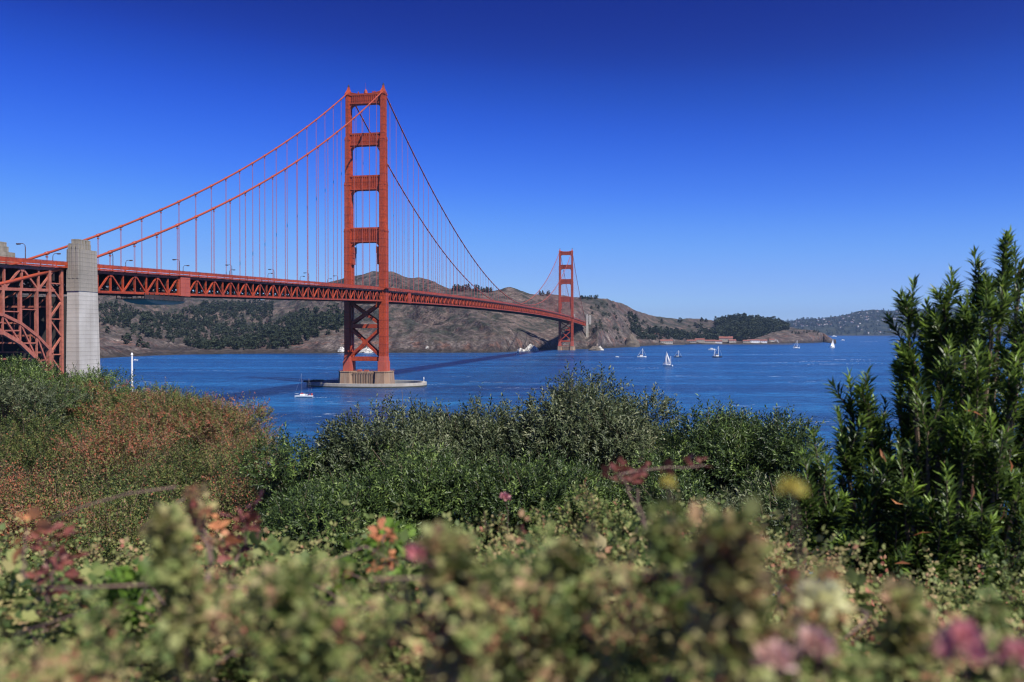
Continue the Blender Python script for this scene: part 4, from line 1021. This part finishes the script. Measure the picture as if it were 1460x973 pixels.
# left side bushes
LEFT = [
 (20, 42, 517, 7.0, 5, 'leaf_green', .55, 'dark green bush at the left edge under the steel arch', 1400, .16, .055),
 (95, 40, 522, 6.0, 4.5, 'leaf_green', .6, 'green bush in front of the concrete pylon', 1300, .15, .05),
 (60, 34, 545, 5.5, 4, 'leaf_green', .45, 'shaded green bush in front of the arch bushes at left', 1200, .14, .05),
 (5, 30, 540, 4.5, 4, 'leaf_grey', .35, 'dark bush at the far left edge of the slope', 900, .13, .045),
 (140, 38, 545, 4.5, 4, 'leaf_scrub', .45, 'olive brown bush right of the green pylon bush', 1000, .13, .05),
 (225, 34, 556, 3.2, 3, 'leaf_green', .6, 'small green sprig topped bush right of the white pole', 500, .12, .04),
 (185, 33, 562, 4.0, 3, 'leaf_scrub', .55, 'brownish bush at the foot of the white pole', 900, .12, .04),
 (270, 30, 560, 4.2, 3.5, 'leaf_scrub', .50, 'big reddish brown bush on the slope edge', 1500, .10, .035),
 (315, 28, 575, 2.6, 3, 'leaf_scrub', .56, 'russet bush at the right end of the slope edge', 1000, .10, .035),
 (345, 24, 612, 1.6, 2, 'leaf_scrub', .55, 'small thin bush at the corner above the water', 420, .09, .03),
]
LEFT += [
 (60, 22, 590, 3.6, 2.6, 'leaf_scrub', .30, 'olive scrub mound below the dark bush at the left edge', 1500, .075, .03),
 (165, 20, 600, 3.4, 2.4, 'leaf_scrub', .36, 'wide green and brown scrub mound in the middle of the slope', 1500, .07, .03),
 (270, 18, 622, 2.8, 2.2, 'leaf_scrub', .32, 'green scrub mound in front of the russet bush', 1300, .065, .028),
 (345, 15.5, 650, 1.7, 1.8, 'leaf_scrub', .38, 'olive scrub mound at the corner beside the green belt', 900, .058, .026),
 (10, 14, 640, 2.4, 1.8, 'leaf_scrub', .52, 'dry brown scrub mound at the left edge', 1100, .05, .022),
 (110, 13, 655, 2.2, 1.7, 'leaf_scrub', .34, 'mixed green scrub mound low on the slope at left', 1200, .05, .022),
 (215, 12, 668, 1.9, 1.6, 'leaf_scrub', .28, 'leafy green scrub mound low in the middle of the slope', 1200, .048, .022),
 (315, 11, 690, 1.5, 1.4, 'leaf_scrub', .34, 'small olive scrub mound next to the green belt', 900, .045, .02),
 (60, 9.5, 712, 1.7, 1.3, 'leaf_scrub', .50, 'straw brown scrub mound just behind the thicket at left', 1000, .04, .018),
 (180, 9, 725, 1.4, 1.2, 'leaf_scrub', .36, 'low scrub mound just behind the blurred left spray', 900, .04, .018),
]
for i, (px_, D, top, W, Dp, mt, ti, lab, n, lL, lW) in enumerate(LEFT):
    base, H = put(px_, D, top)
    base = (base[0], base[1], base[2] - .3); H += .3
    if i >= 10: W *= .72; Dp *= .7; n = int(n * .75); ti = [.12, .62, .22, .5, .78, .3, .12, .42, .72, .2][i - 10]; H *= .93
    shrub('bush', base, W, Dp, H, n, 200 + i, M[mt], lab, 'bushes along the left slope', lL, lW, .5, 14, ti, 16, cat='bush', tint_sd=.26)

# hillside scrub: a continuous mat of small leaves over the left slope
def mat_cover(name, n, pxr, Dr, lift, leaf, size_far, mat, label, seed, tint_fn, keep=None, spr=8, shoot=.22, shape='lance'):
    r = np.random.default_rng(seed)
    px_ = r.uniform(*pxr, n); D = np.exp(r.uniform(np.log(Dr[0]), np.log(Dr[1]), n))
    ed = edge_D(px_); ok = D < ed + 1.5
    if keep is not None: ok &= keep(px_, D)
    px_, D = px_[ok], D[ok]; x = (px_ - CX) / F * D; n = len(D)
    hgt = .26 + lift * (fbm(x / 1.3, D / 1.3, 5, seed) - .22).clip(0) ** 1.4
    z = ground_z(x, D) + hgt * r.uniform(.55, 1.05, n)
    dr = np.stack([r.normal(size=n) * .5, r.normal(size=n) * .5 - .15, np.ones(n) * .8], 1)
    sc = 1 + np.clip((D - 15) / 30, 0, 2) * size_far
    tn = tint_fn(x, D, r)
    parts = []
    for b0 in range(4):
        lo, hi = [(0, 12), (12, 20), (20, 35), (35, 999)][b0]; mk = (D >= lo) & (D < hi)
        if mk.sum() == 0: continue
        s_ = float(sc[mk].mean())
        parts.append(sprigs(np.stack([x, D, z], 1)[mk], dr[mk], shoot * s_ * r.uniform(.6, 1.3, mk.sum()), spr, leaf[0] * s_, leaf[1] * s_, r, tn[mk], 0, 1.2, shape))
    V, Q, T_ = join(parts)
    o = npmesh(name, V, Q, mat, T_); tag(o, label, 'ground cover', kind='stuff')
def scrub_tint(x, D, r):
    a = fbm(x / 3.4 + 5, D / 4.5, 4, 61); b_ = fbm(x / .9, D / 1.1, 3, 62)
    return np.clip(.06 + (a - .35) * 1.6 + (b_ - .5) * .9 + r.normal(size=len(x)) * .17, 0, .99)
mat_cover('hillside_scrub', 52000, (-60, 520), (7, 90), 1.9, (.05, .026), .8, M['leaf_scrub'], 'olive and russet scrub covering the left slope', 71, scrub_tint, lambda px, D: (px < 420) | (D < 26), 9, .2)

# white pole behind the bushes
p = P(188, 0, 78); e = empty('white_pole', (p.x, 78, 24)); tag(e, 'slim white pole rising behind the left bushes', 'pole')
mb = MB(); mb.tube([(0, 0, 0), (0, 0, 14.4)], [.10, .08], 8); mb.build('shaft', M['white'], e); mb = MB(); mb.tube([(0, 0, 14.4), (0, 0, 14.6)], [.12, .05], 8); mb.build('cap', M['white'], e)
mb = MB(); mb.box(-1.6, 2.4, -1.5, 1.5, 10.4, 10.9); mb.box(-1.2, -1.0, -1.2, -1, 0, 10.4); mb.box(1.8, 2.0, -1.2, -1, 0, 10.4); o = mb.build('platform', M['concrete'], e)

# ------------------------------------------------------------------ big evergreen shrub on the right
def big_shrub():
    r = np.random.default_rng(77); D0 = 4.6; SX, SY = 3, 10
    base = Vector(((1340 - CX) / F * D0, D0, gz(1340, D0)))
    e = empty('evergreen_shrub', base); tag(e, 'tall dark evergreen shrub with narrow leaves at the right edge', 'shrub')
    tips = [(1428, 350, 4.5), (1392, 378, 4.6), (1450, 372, 4.9), (1345, 412, 4.4), (1292, 425, 4.5), (1318, 455, 4.8), (1372, 440, 4.3), (1412, 430, 4.3), (1455, 450, 4.3), (1300, 500, 4.4), (1280, 545, 4.7),
            (1236, 566, 4.3), (1212, 572, 4.4), (1255, 610, 4.5), (1200, 625, 4.3), (1166, 660, 4.2), (1150, 700, 4.1), (1180, 720, 4.4), (1340, 520, 4.1), (1390, 530, 4.0), (1440, 540, 4.0), (1320, 600, 4.0), (1370, 620, 3.9),
            (1420, 640, 3.9), (1460, 600, 4.2), (1240, 700, 4.0), (1290, 690, 3.9), (1350, 720, 3.8), (1400, 760, 3.8), (1450, 730, 3.9), (1220, 780, 4.0), (1270, 800, 3.9), (1330, 810, 3.8), (1180, 800, 4.2), (1500, 420, 4.6), (1520, 520, 4.4), (1500, 650, 4.2),
            (1360, 470, 5.2), (1310, 560, 5.2), (1410, 560, 5.2), (1260, 660, 5.1), (1350, 650, 5.2), (1440, 660, 5.2), (1200, 730, 5.0), (1300, 760, 5.2), (1390, 700, 5.3), (1240, 830, 4.6), (1480, 560, 5.2), (1335, 480, 4.6), (1395, 490, 4.7), (1290, 610, 4.5)]
    wood = MB(); fol = []; B0 = Vector((0, 0, 0))
    for (x, y, D) in tips:
        tip = P(x + SX, y + SY, D) - base
        # branch leaves a main stem some way up and turns upwards to its tip
        mid = Vector((tip.x * .55 + r.normal() * .05, tip.y * .5, tip.z * .42)); k = Vector((tip.x * .92, tip.y * .92, tip.z * .74))
        pts = []
        for i in range(11):
            u = i / 10; q = ((1-u)**3) * B0 + 3*u*(1-u)**2 * mid + 3*u*u*(1-u) * k + u**3 * tip; pts.append(q)
        wood.tube(pts, [.022 * (1 - .85 * i / 10) * max(.5, min(1.3, tip.z / 1.4)) + .002 for i in range(11)], 6)
        # leafy shoots: terminal one plus side shoots along the upper half
        n = 15 if y < 600 else 20
        u = np.concatenate([[.8, .9], r.uniform(.30, .97, n)]); bs = []; ds = []; ls = []
        for uu in u:
            i = min(9, int(uu * 10)); f_ = uu * 10 - i; q = pts[i] * (1 - f_) + pts[i + 1] * f_; tg = (pts[i + 1] - pts[i]).normalized()
            sd = Vector(r.normal(size=3)); sd.z = abs(sd.z) * .5; sd.normalize()
            d = (tg * .6 + Vector((0, 0, .75)) + sd * (.15 if uu in (.8, .9) else .8)).normalized(); bs.append(q); ds.append(d)
            ls.append((.30 if uu in (.8, .9) else r.uniform(.10, .24)))
        bs, ds, ls = np.array(bs), np.array(ds), np.array(ls)
        bs = np.vstack([bs, np.array([tip - Vector((0, 0, .2)) * 1.0])]); dd = (tip - k).normalized() + Vector((0, 0, .6)); ds = np.vstack([ds, np.array(dd)[None]]); ls = np.append(ls, .22)
        t0 = np.full(len(bs), .48) + r.normal(size=len(bs)) * .12; fresh = r.uniform(size=len(bs)) < .34
        V, Q, T_ = sprigs(bs, ds, ls, 46, .086, .0165, r, t0, .16, .95, 'lance', .1, .25, .1); fol.append((V, Q, T_))
        if fresh.any():
            V, Q, T_ = sprigs((bs + ds / np.linalg.norm(ds, axis=1, keepdims=True) * ls[:, None] * .8)[fresh], ds[fresh], ls[fresh] * .3, 8, .055, .013, r, np.full(fresh.sum(), .93), 0, .7, 'lance', .0, .2, .1); fol.append((V, Q, T_))
        for b_, d, l in zip(bs, ds, ls): wood.tube([b_, b_ + d / np.linalg.norm(d) * l], [.0045, .002], 4)
    V, Q, T_ = join(fol); npmesh('foliage', V, Q, M['leaf_shrub'], T_, e)
    wood.build('branches', M['bark'], e)
    # a few dead orange leaves
    n = 14; pts = np.array([P(*q) - base for q in [(1375, 585, 3.9), (1440, 655, 3.8), (1290, 720, 3.8), (1425, 745, 3.7), (1300, 805, 3.7), (1255, 640, 4.1), (1388, 690, 3.7), (1330, 760, 3.7)]]); n = len(pts)
    V, Q = place_leaves(pts, r.normal(size=(n, 3)) + np.array([1, 0, -.3]), r.normal(size=(n, 3)), np.ones(n), leaf_tpl(.08, .017)); npmesh('dead_leaves', V, Q, M['leaf_dry'], np.repeat(r.uniform(size=n), 5), e)
big_shrub()
# lighter broad-leaved vine tangled through the shrub, and bright shoots
base, H = put(1400, 5.2, 560)
shrub('climbing_vine', base, 1.1, .8, H, 420, 301, M['leaf_fresh'], 'bright green broad leaved vine tangled in the tall right shrub', None, .05, .035, .14, 7, .4, 12, cat='vine', shape='broad', upw=.2)
base, H = put(1400, 4.3, 815)
shrub('climbing_vine', base, 1.3, .5, H, 260, 302, M['leaf_fresh'], 'pale green leafy vine at the foot of the tall right shrub', None, .045, .035, .12, 7, .5, 12, cat='vine', shape='broad', upw=.2)

# ------------------------------------------------------------------ foreground brambles
def lobed_leaf(L):                                           # serrated broad leaflet: 8 verts, 3 quads
    v = np.array([(0,0,0),(L*.25,L*.30,.06*L),(L*.6,L*.36,.04*L),(L,0,-.12*L),(L*.6,-L*.36,.04*L),(L*.25,-L*.30,.06*L),(L*.3,0,0),(L*.65,0,0)])
    return v, np.array([(0,6,2,1),(6,7,3,2),(0,5,4,6),(6,4,3,7)])
def bramble_tpl(seed, n_leaf, L, cane=.28):
    """one spray: a bent cane carrying three-part leaves"""
    r = np.random.default_rng(seed); tv, tq = lobed_leaf(L); Vs, Qs, Ts = [], [], []; o = 0
    for i in range(n_leaf):
        u = (i + 1) / n_leaf; c = np.array([cane * u, 0, .12 * cane * math.sin(u * 3)]); a = i * 2.4
        d = np.array([.6, math.cos(a), .3 + .5 * math.sin(a)])
        for j, aa in enumerate((-.9, 0, .9)):
            dd = np.array([d[0] * math.cos(aa) - d[1] * math.sin(aa), d[0] * math.sin(aa) + d[1] * math.cos(aa), d[2] * .5]) + r.normal(size=3) * .2
            sc = (1.0 if j == 1 else .78) * r.uniform(.6, 1.15)
            B_ = basis(dd[None], (np.array([0, 0, 1.]) + r.normal(size=3) * .35)[None])[0]; V = (tv @ B_) * sc + c + dd / np.linalg.norm(dd) * L * .35
            Vs.append(V); Qs.append(tq + o); Ts.append(np.full(len(V), r.uniform(-.18, .18))); o += len(V)
    return np.concatenate(Vs), np.concatenate(Qs), np.concatenate(Ts)
def bramble_mass(name, pos, direc, L, seed, mat, tint, nleaf=5, cane=.2, sizes=None):
    r = np.random.default_rng(seed); T3 = [bramble_tpl(seed + k, nleaf, L, cane) for k in range(4)]; n = len(pos); parts = []
    B_ = basis(direc, np.array([0, 0, 1.]) + r.normal(size=(n, 3)) * .4); wh = r.integers(0, 4, n); sizes = sizes if sizes is not None else r.uniform(.7, 1.2, n)
    for k in range(4):
        mk = wh == k
        if not mk.any(): continue
        tv, tq, tt_ = T3[k]; V = np.einsum('vk,nkj->nvj', tv, B_[mk]) * sizes[mk][:, None, None] + pos[mk][:, None]; m_ = mk.sum()
        Q = (tq[None] + (np.arange(m_) * len(tv))[:, None, None]).reshape(-1, 4)
        parts.append((V.reshape(-1, 3), Q, np.clip(tt_[None] + tint[mk][:, None], 0, .999).ravel()))
    return join(parts)
# continuous low mat (stuff): canopy height set by distance
def top_row(px): return np.interp(px, [-200, 0, 120, 200, 330, 480, 600, 750, 900, 1020, 1150, 1300, 1460, 1700], [815, 805, 790, 800, 782, 775, 790, 775, 775, 790, 820, 858, 872, 880])
def bramble_cover(n, D0, D1, seed, L, label, lo_row=1010, add=0):
    r = np.random.default_rng(seed); px_ = r.uniform(-250, 1710, n); D = np.exp(r.uniform(np.log(D0), np.log(D1), n))
    x = (px_ - CX) / F * D
    # canopy surface: eye minus slope that reaches the top row at the far edge of the thicket
    tr = top_row(px_); far = 3.2; zt = -(tr - YH) / F * far
    canopy = np.interp(D, [.3, 1.0, 2.0, 3.2, 4.2], [0, 0, 0, 0, -.5]) + np.minimum(zt, -.5) * (.60 + .40 * np.clip(D / far, 0, 1.2))
    canopy = canopy + (fbm(x / .30, D / .30, 4, seed) - .5) * .46 + (fbm(x / 1.3, D / 1.3, 2, 9) - .5) * .25
    depth = r.uniform(0, 1, n) ** 1.4 * .42
    z = EYE + canopy - depth + add
    tn = np.clip(.40 + (fbm(x / .5 + 3, D / .5, 3, 77) - .5) * 1.0 + r.normal(size=n) * .17, 0, .99)
    dr = np.stack([r.normal(size=n), r.normal(size=n) - .2, r.normal(size=n) * .5 + .5], 1)
    V, Q, T_ = bramble_mass('b', np.stack([x, D, z], 1), dr, L, seed, None, tn, 4, .13)
    o = npmesh('bramble_thicket', V, Q, M['leaf_bramble'], T_); tag(o, label, 'ground cover', kind='stuff')
bramble_cover(21000, 1.5, 4.4, 401, .021, 'tangled olive and brown brambles covering the foreground bank')
def big_leaves(n, seed):
    r = np.random.default_rng(seed); px_ = np.where(r.uniform(size=n) < .7, r.uniform(-80, 640, n), r.uniform(640, 1500, n)); D = r.uniform(1.8, 2.9, n)
    row = top_row(px_) + 30 + r.uniform(0, 1, n) ** .8 * 230; x = (px_ - CX) / F * D; z = EYE - (row - YH) / F * D
    tn = np.clip(.22 + (fbm(x / .4 + 3, D / .4, 3, 78) - .5) * 1.3 + r.normal(size=n) * .2, 0, .99)
    V, Q, T_ = bramble_mass('b', np.stack([x, D, z], 1), np.stack([r.normal(size=n), r.normal(size=n) - .3, r.normal(size=n) * .4 + .4], 1), .050, seed, None, tn, 2, .06)
    tag(npmesh('bramble_leaves', V, Q, M['leaf_bramble'], T_), 'larger green and tan bramble leaves scattered through the foreground bank', 'ground cover', kind='stuff')
big_leaves(1500, 431)
mb = MB(); r = np.random.default_rng(433)               # canes woven through the thicket
for i in range(130):
    px_ = r.uniform(-60, 1500); D = r.uniform(1.3, 2.8); row = top_row(px_) + r.uniform(5, 200); a = P(px_, row + 60, D); b_ = P(px_ + r.normal() * 110, row + r.uniform(-30, 40), D + r.normal() * .15); c_ = P(px_ + r.normal() * 170, row + r.uniform(0, 90), D + r.normal() * .2)
    mb.tube([a * (1-u)**2 + b_ * 2*u*(1-u) + c_ * u*u for u in np.linspace(0, 1, 7)], r.uniform(.0012, .0026), 4)
tag(mb.build('bramble_canes', M['twig'], None, True), 'thin purple brown canes woven through the foreground brambles', 'ground cover', kind='stuff')
def near_tangle(n, seed, D0, D1, L, off, label):
    r = np.random.default_rng(seed); px_ = r.uniform(-150, 1650, n); D = r.uniform(D0, D1, n)
    rt = np.interp(px_, [-150, 100, 200, 330, 450, 600, 760, 900, 1040, 1120, 1200, 1300, 1650], [940, 925, 880, 850, 835, 845, 815, 805, 790, 830, 880, 905, 925]) + off
    x = (px_ - CX) / F * D
    rt = rt + (fbm(x / .07, D / .12 + 4, 4, seed) - .5) * 190
    row = rt + r.uniform(0, 1, n) ** .75 * (1040 - rt); z = EYE - (row - YH) / F * D
    gap = fbm(px_ / 75, row / 75 + D * 2, 3, seed + 5) > .475
    px_, D, x, z, row = px_[gap], D[gap], x[gap], z[gap], row[gap]; n = len(D)
    tn = np.clip(.52 + (fbm(px_ / 90, row / 90, 3, 79) - .5) * 1.5 + r.normal(size=n) * .16, 0, .99)
    V, Q, T_ = bramble_mass('b', np.stack([x, D, z], 1), np.stack([r.normal(size=n), r.normal(size=n), r.normal(size=n) + .5], 1), L, seed, None, tn, 3, .024)
    tag(npmesh('near_brambles', V, Q, M['leaf_bramble'], T_), label, 'ground cover', kind='stuff')
near_tangle(5200, 441, .72, 1.15, .0115, 0, 'strongly blurred pale green and tan bramble tangle nearest the camera')
# individual sprays that stand up out of the mat
def spray(name, stem, n, spreadr, L, seed, mat, tint, label, cat='bramble', group=None, thick=.004, nleaf=4, cane=.014, lo=.15, tsd=.12):
    """stem: world points; sprays of leaves round it"""
    r = np.random.default_rng(seed); base = Vector(stem[0]); e = empty(name, base); tag(e, label, cat, group)
    pts = [Vector(p_) - base for p_ in stem]; mb = MB()
    # smooth the stem
    S = []
    for i in range(len(pts) - 1):
        for k in range(5): S.append(pts[i].lerp(pts[i+1], k / 5) + Vector(r.normal(size=3)) * thick)
    S.append(pts[-1]); mb.tube(S, [thick * (1.3 - .8 * i / len(S)) for i in range(len(S))], 5)
    u = r.uniform(lo, 1.0, n); A = np.array([np.array(q) for q in S]); idx = u * (len(S) - 1); i0 = np.minimum(idx.astype(int), len(S) - 2); f_ = (idx - i0)[:, None]
    pos = A[i0] * (1 - f_) + A[i0 + 1] * f_ + r.normal(size=(n, 3)) * spreadr * .32 * (1.1 - .65 * u[:, None])
    dr = r.normal(size=(n, 3)) + np.array([0, -.2, .5]); tn = np.clip(tint + r.normal(size=n) * tsd, 0, .99)
    V, Q, T_ = bramble_mass('b', pos, dr, L, seed, None, tn, nleaf, cane)
    mb.build('stem', M['twig'], e); npmesh('leaves', V, Q, M[mat], T_, e); return e
def stem_px(x0, y0, x1, y1, D0, D1=None, bend=0):
    D1 = D1 or D0; a, b_ = P(x0, y0, D0), P(x1, y1, D1); m_ = (a + b_) / 2 + Vector((bend, 0, abs(bend) * .3)); return [a, m_, b_]
spray('bramble_spray', stem_px(250, 1010, 240, 743, .85, .85, .01), 114, .035, .0145, 501, 'leaf_bramble', .45, 'blurred upright bramble spray rising at the left above the thicket', group=None)
spray('bramble_spray', stem_px(290, 900, 279, 706, 1.2, 1.2, .01), 17, .012, .0145, 502, 'leaf_bramble', .75, 'thin brownish bramble tip just right of the blurred left spray')
spray('bramble_spray', stem_px(640, 1000, 632, 778, .75, .75, .01), 87, .03, .0145, 503, 'leaf_bramble', .55, 'blurred bramble spray rising left of the photo centre')
spray('bramble_spray', stem_px(1030, 1000, 1030, 762, .65, .65, .01), 114, .033, .0145, 504, 'leaf_bramble', .62, 'pale blurred bramble spray right of centre, before the green belt')
spray('bramble_spray', stem_px(960, 1000, 955, 738, .75, .75, .005), 57, .022, .0145, 505, 'leaf_bramble', .35, 'narrow blurred green bramble tip left of the pale spray')
spray('bramble_spray', stem_px(1290, 1010, 1292, 878, .8, .8, .005), 49, .022, .0145, 506, 'leaf_bramble', .5, 'small blurred spray before the foot of the tall right shrub')
spray('bramble_spray', stem_px(1400, 1010, 1410, 868, .9, .9, .01), 57, .025, .0145, 507, 'leaf_bramble', .3, 'blurred green spray near the right edge, under the vine')
spray('bramble_spray', stem_px(800, 1000, 795, 798, .8, .8, .01), 87, .04, .0145, 508, 'leaf_bramble', .45, 'blurred olive spray below the brown leafy bush')
spray('bramble_spray', stem_px(450, 1010, 400, 838, .8, .8, .01), 114, .05, .0145, 509, 'leaf_bramble', .4, 'blurred olive spray between the left spray and the centre')
spray('bramble_spray', stem_px(1150, 1010, 1165, 828, .8, .8, .01), 38, .018, .0145, 510, 'leaf_bramble', .78, 'thin blurred brown stalk with leaves right of centre')
# brown leafy bush, in better focus, at centre right
base, H = put(820, 3.3, 668)
for i, (px_, D, top, W, lab) in enumerate([(830, 3.2, 655, .46, 'brown olive small leaved bush rising at centre right'), (745, 3.1, 695, .36, 'lower brown olive bush with a pink flower at its left'), (900, 3.0, 688, .30, 'small dark bush under the maroon leaf branch')]):
    base, H = put(px_, D, top)
    shrub('small_bush', base, W, .4, H, 1900, 520 + i, M['leaf_bramble'], lab, 'small leaved bushes behind the thicket', .019, .012, .055, 9, .42 if i < 2 else .12, 12, cat='bush', shape='broad', upw=.3)
# maroon leaf branch, fresh leaves and dry leaves
spray('leafy_branch', [P(930, 790, 1.7), P(905, 700, 1.7), P(880, 676, 1.7), P(1005, 664, 1.75)], 26, .007, .022, 531, 'leaf_maroon', .5, 'arching branch of dark red leaves over the green belt', 'branch', None, .0025, 1, .02, .35)
spray('leafy_branch', stem_px(470, 860, 560, 765, 1.9, 1.9, .02), 26, .04, .028, 532, 'leaf_fresh', .5, 'bright green bramble leaves left of centre', 'branch', None, .003, 3, .05)
spray('leafy_branch', stem_px(545, 860, 548, 762, 1.8, 1.8, .0), 10, .012, .026, 533, 'leaf_dry', .1, 'bunch of dry reddish orange leaves left of centre', 'branch', None, .003, 2, .03)
spray('leafy_branch', stem_px(30, 830, 35, 752, 1.3, 1.3, .0), 5, .006, .03, 534, 'leaf_dry', .9, 'single bright orange dead leaf at the left edge', 'branch', None, .002, 1, .01, .8)
spray('leafy_branch', [P(200, 860, 1.6), P(245, 785, 1.6), P(290, 752, 1.6), P(305, 785, 1.6)], 9, .012, .035, 535, 'leaf_dry', .3, 'drooping dry orange leaves beside the left spray', 'branch', None, .003, 1, .02, .5)
spray('leafy_branch', stem_px(330, 830, 350, 735, 1.7, 1.7, .01), 16, .02, .026, 536, 'leaf_maroon', .7, 'dark red leaves right of the drooping dry leaves', 'branch', None, .003, 2, .03)
spray('leafy_branch', stem_px(60, 860, 75, 775, 1.6, 1.6, .01), 14, .02, .028, 537, 'leaf_maroon', .8, 'dark red leaves low at the left edge', 'branch', None, .003, 2, .03)
spray('leafy_branch', stem_px(190, 900, 165, 830, 1.7, 1.7, .01), 26, .035, .035, 538, 'leaf_fresh', .3, 'large fresh green leaves at the lower left', 'branch', None, .003, 2, .04)
spray('leafy_branch', stem_px(490, 930, 480, 850, 1.8, 1.8, .01), 20, .03, .034, 539, 'leaf_fresh', .4, 'fresh green leaves in the dark gap left of centre', 'branch', None, .003, 2, .04)
# bare arching canes
for i, (q, lab) in enumerate([([P(60, 745, 1.5), P(120, 722, 1.5), P(180, 705, 1.5), P(250, 695, 1.5)], 'thin bare arching cane at the left over the scrub'), ([P(930, 790, 1.8), P(912, 735, 1.8), P(895, 700, 1.8)], 'purple bare cane hanging below the maroon branch'),
                         ([P(195, 760, 1.5), P(225, 730, 1.5), P(262, 712, 1.5)], 'short pinkish cane beside the left spray'), ([P(420, 890, 1.6), P(470, 800, 1.6), P(520, 780, 1.6), P(560, 800, 1.6)], 'pale brown cane arching over the leaves left of centre')]):
    mb = MB(); b0 = Vector(q[0]); mb.tube([Vector(a) - b0 for a in q], .0018, 6); o = mb.build('bare_cane', M['twig'], None, True, b0); tag(o, lab, 'cane')
# blossoms
def blossom(px_, py_, D, R, mat, label, seed, cat='flower', tall=1.0):
    r = np.random.default_rng(seed); c = P(px_, py_, D); e = empty('blossom', c); tag(e, label, cat)
    n = 26; a = np.arange(n) * 2.4; el = np.linspace(-.2, 1.2, n); d = np.stack([np.cos(a) * np.cos(el), np.sin(a) * np.cos(el), np.sin(el) * tall], 1)
    V, Q = place_leaves(d * R * .2, d + r.normal(size=(n, 3)) * .1, r.normal(size=(n, 3)), np.ones(n), leaf_tpl(R, R * .6, .2, -.1)); npmesh('petals', V, Q, M[mat], np.repeat(r.uniform(size=n), 5), e)
    mb = MB(); mb.tube([(0, 0, -.25 * D - .08), (0.01, .01, -.05), (0, 0, 0)], [.0014, .001, .001], 5); mb.build('stalk', M['twig'], e)
blossom(1130, 700, .6, .0095, 'petal_yellow', 'blurred yellow flower above the thicket right of centre', 1)
blossom(953, 690, .8, .007, 'petal_yellow', 'small blurred yellow green bud right of centre', 2)
blossom(1172, 862, .75, .022, 'petal_cream', 'blurred pale cream flower at lower right', 3)
blossom(1045, 890, .75, .013, 'petal_pink', 'small blurred pink flower below the pale spray', 4)
blossom(1375, 930, .55, .016, 'petal_pink', 'large blurred deep pink flower at the bottom right', 5, tall=1.8)
blossom(1452, 940, .55, .012, 'petal_pink', 'pink flower cut by the right edge of the picture', 6)
blossom(1165, 925, .65, .016, 'petal_blush', 'soft pink flower low at the bottom right of centre', 7)
blossom(1105, 945, .6, .014, 'petal_blush', 'faint pink flower at the bottom beside the soft pink one', 8)
blossom(720, 711, 2.9, .020, 'petal_pink', 'small pink flower on the lower brown bush', 9)
blossom(597, 796, .9, .018, 'petal_pink', 'pinkish red bud beside the spray left of centre', 10)

# ------------------------------------------------------------------ haze
mb = MB(); mb.box(-9100, 14100, -70, 16100, -9, 420); o = None
m = bpy.data.materials.new('haze'); m.use_nodes = True; t = m.node_tree; t.nodes.clear()
out = N(t, 'ShaderNodeOutputMaterial'); pv = N(t, 'ShaderNodeVolumePrincipled'); pv.inputs['Density'].default_value = 3.2e-5; pv.inputs['Color'].default_value = (.45, .68, 1, 1); pv.inputs['Anisotropy'].default_value = .3
t.links.new(pv.outputs[0], out.inputs['Volume'])
o = mb.build('haze', m); tag(o, 'thin blue haze lying over the bay', 'haze', kind='stuff')
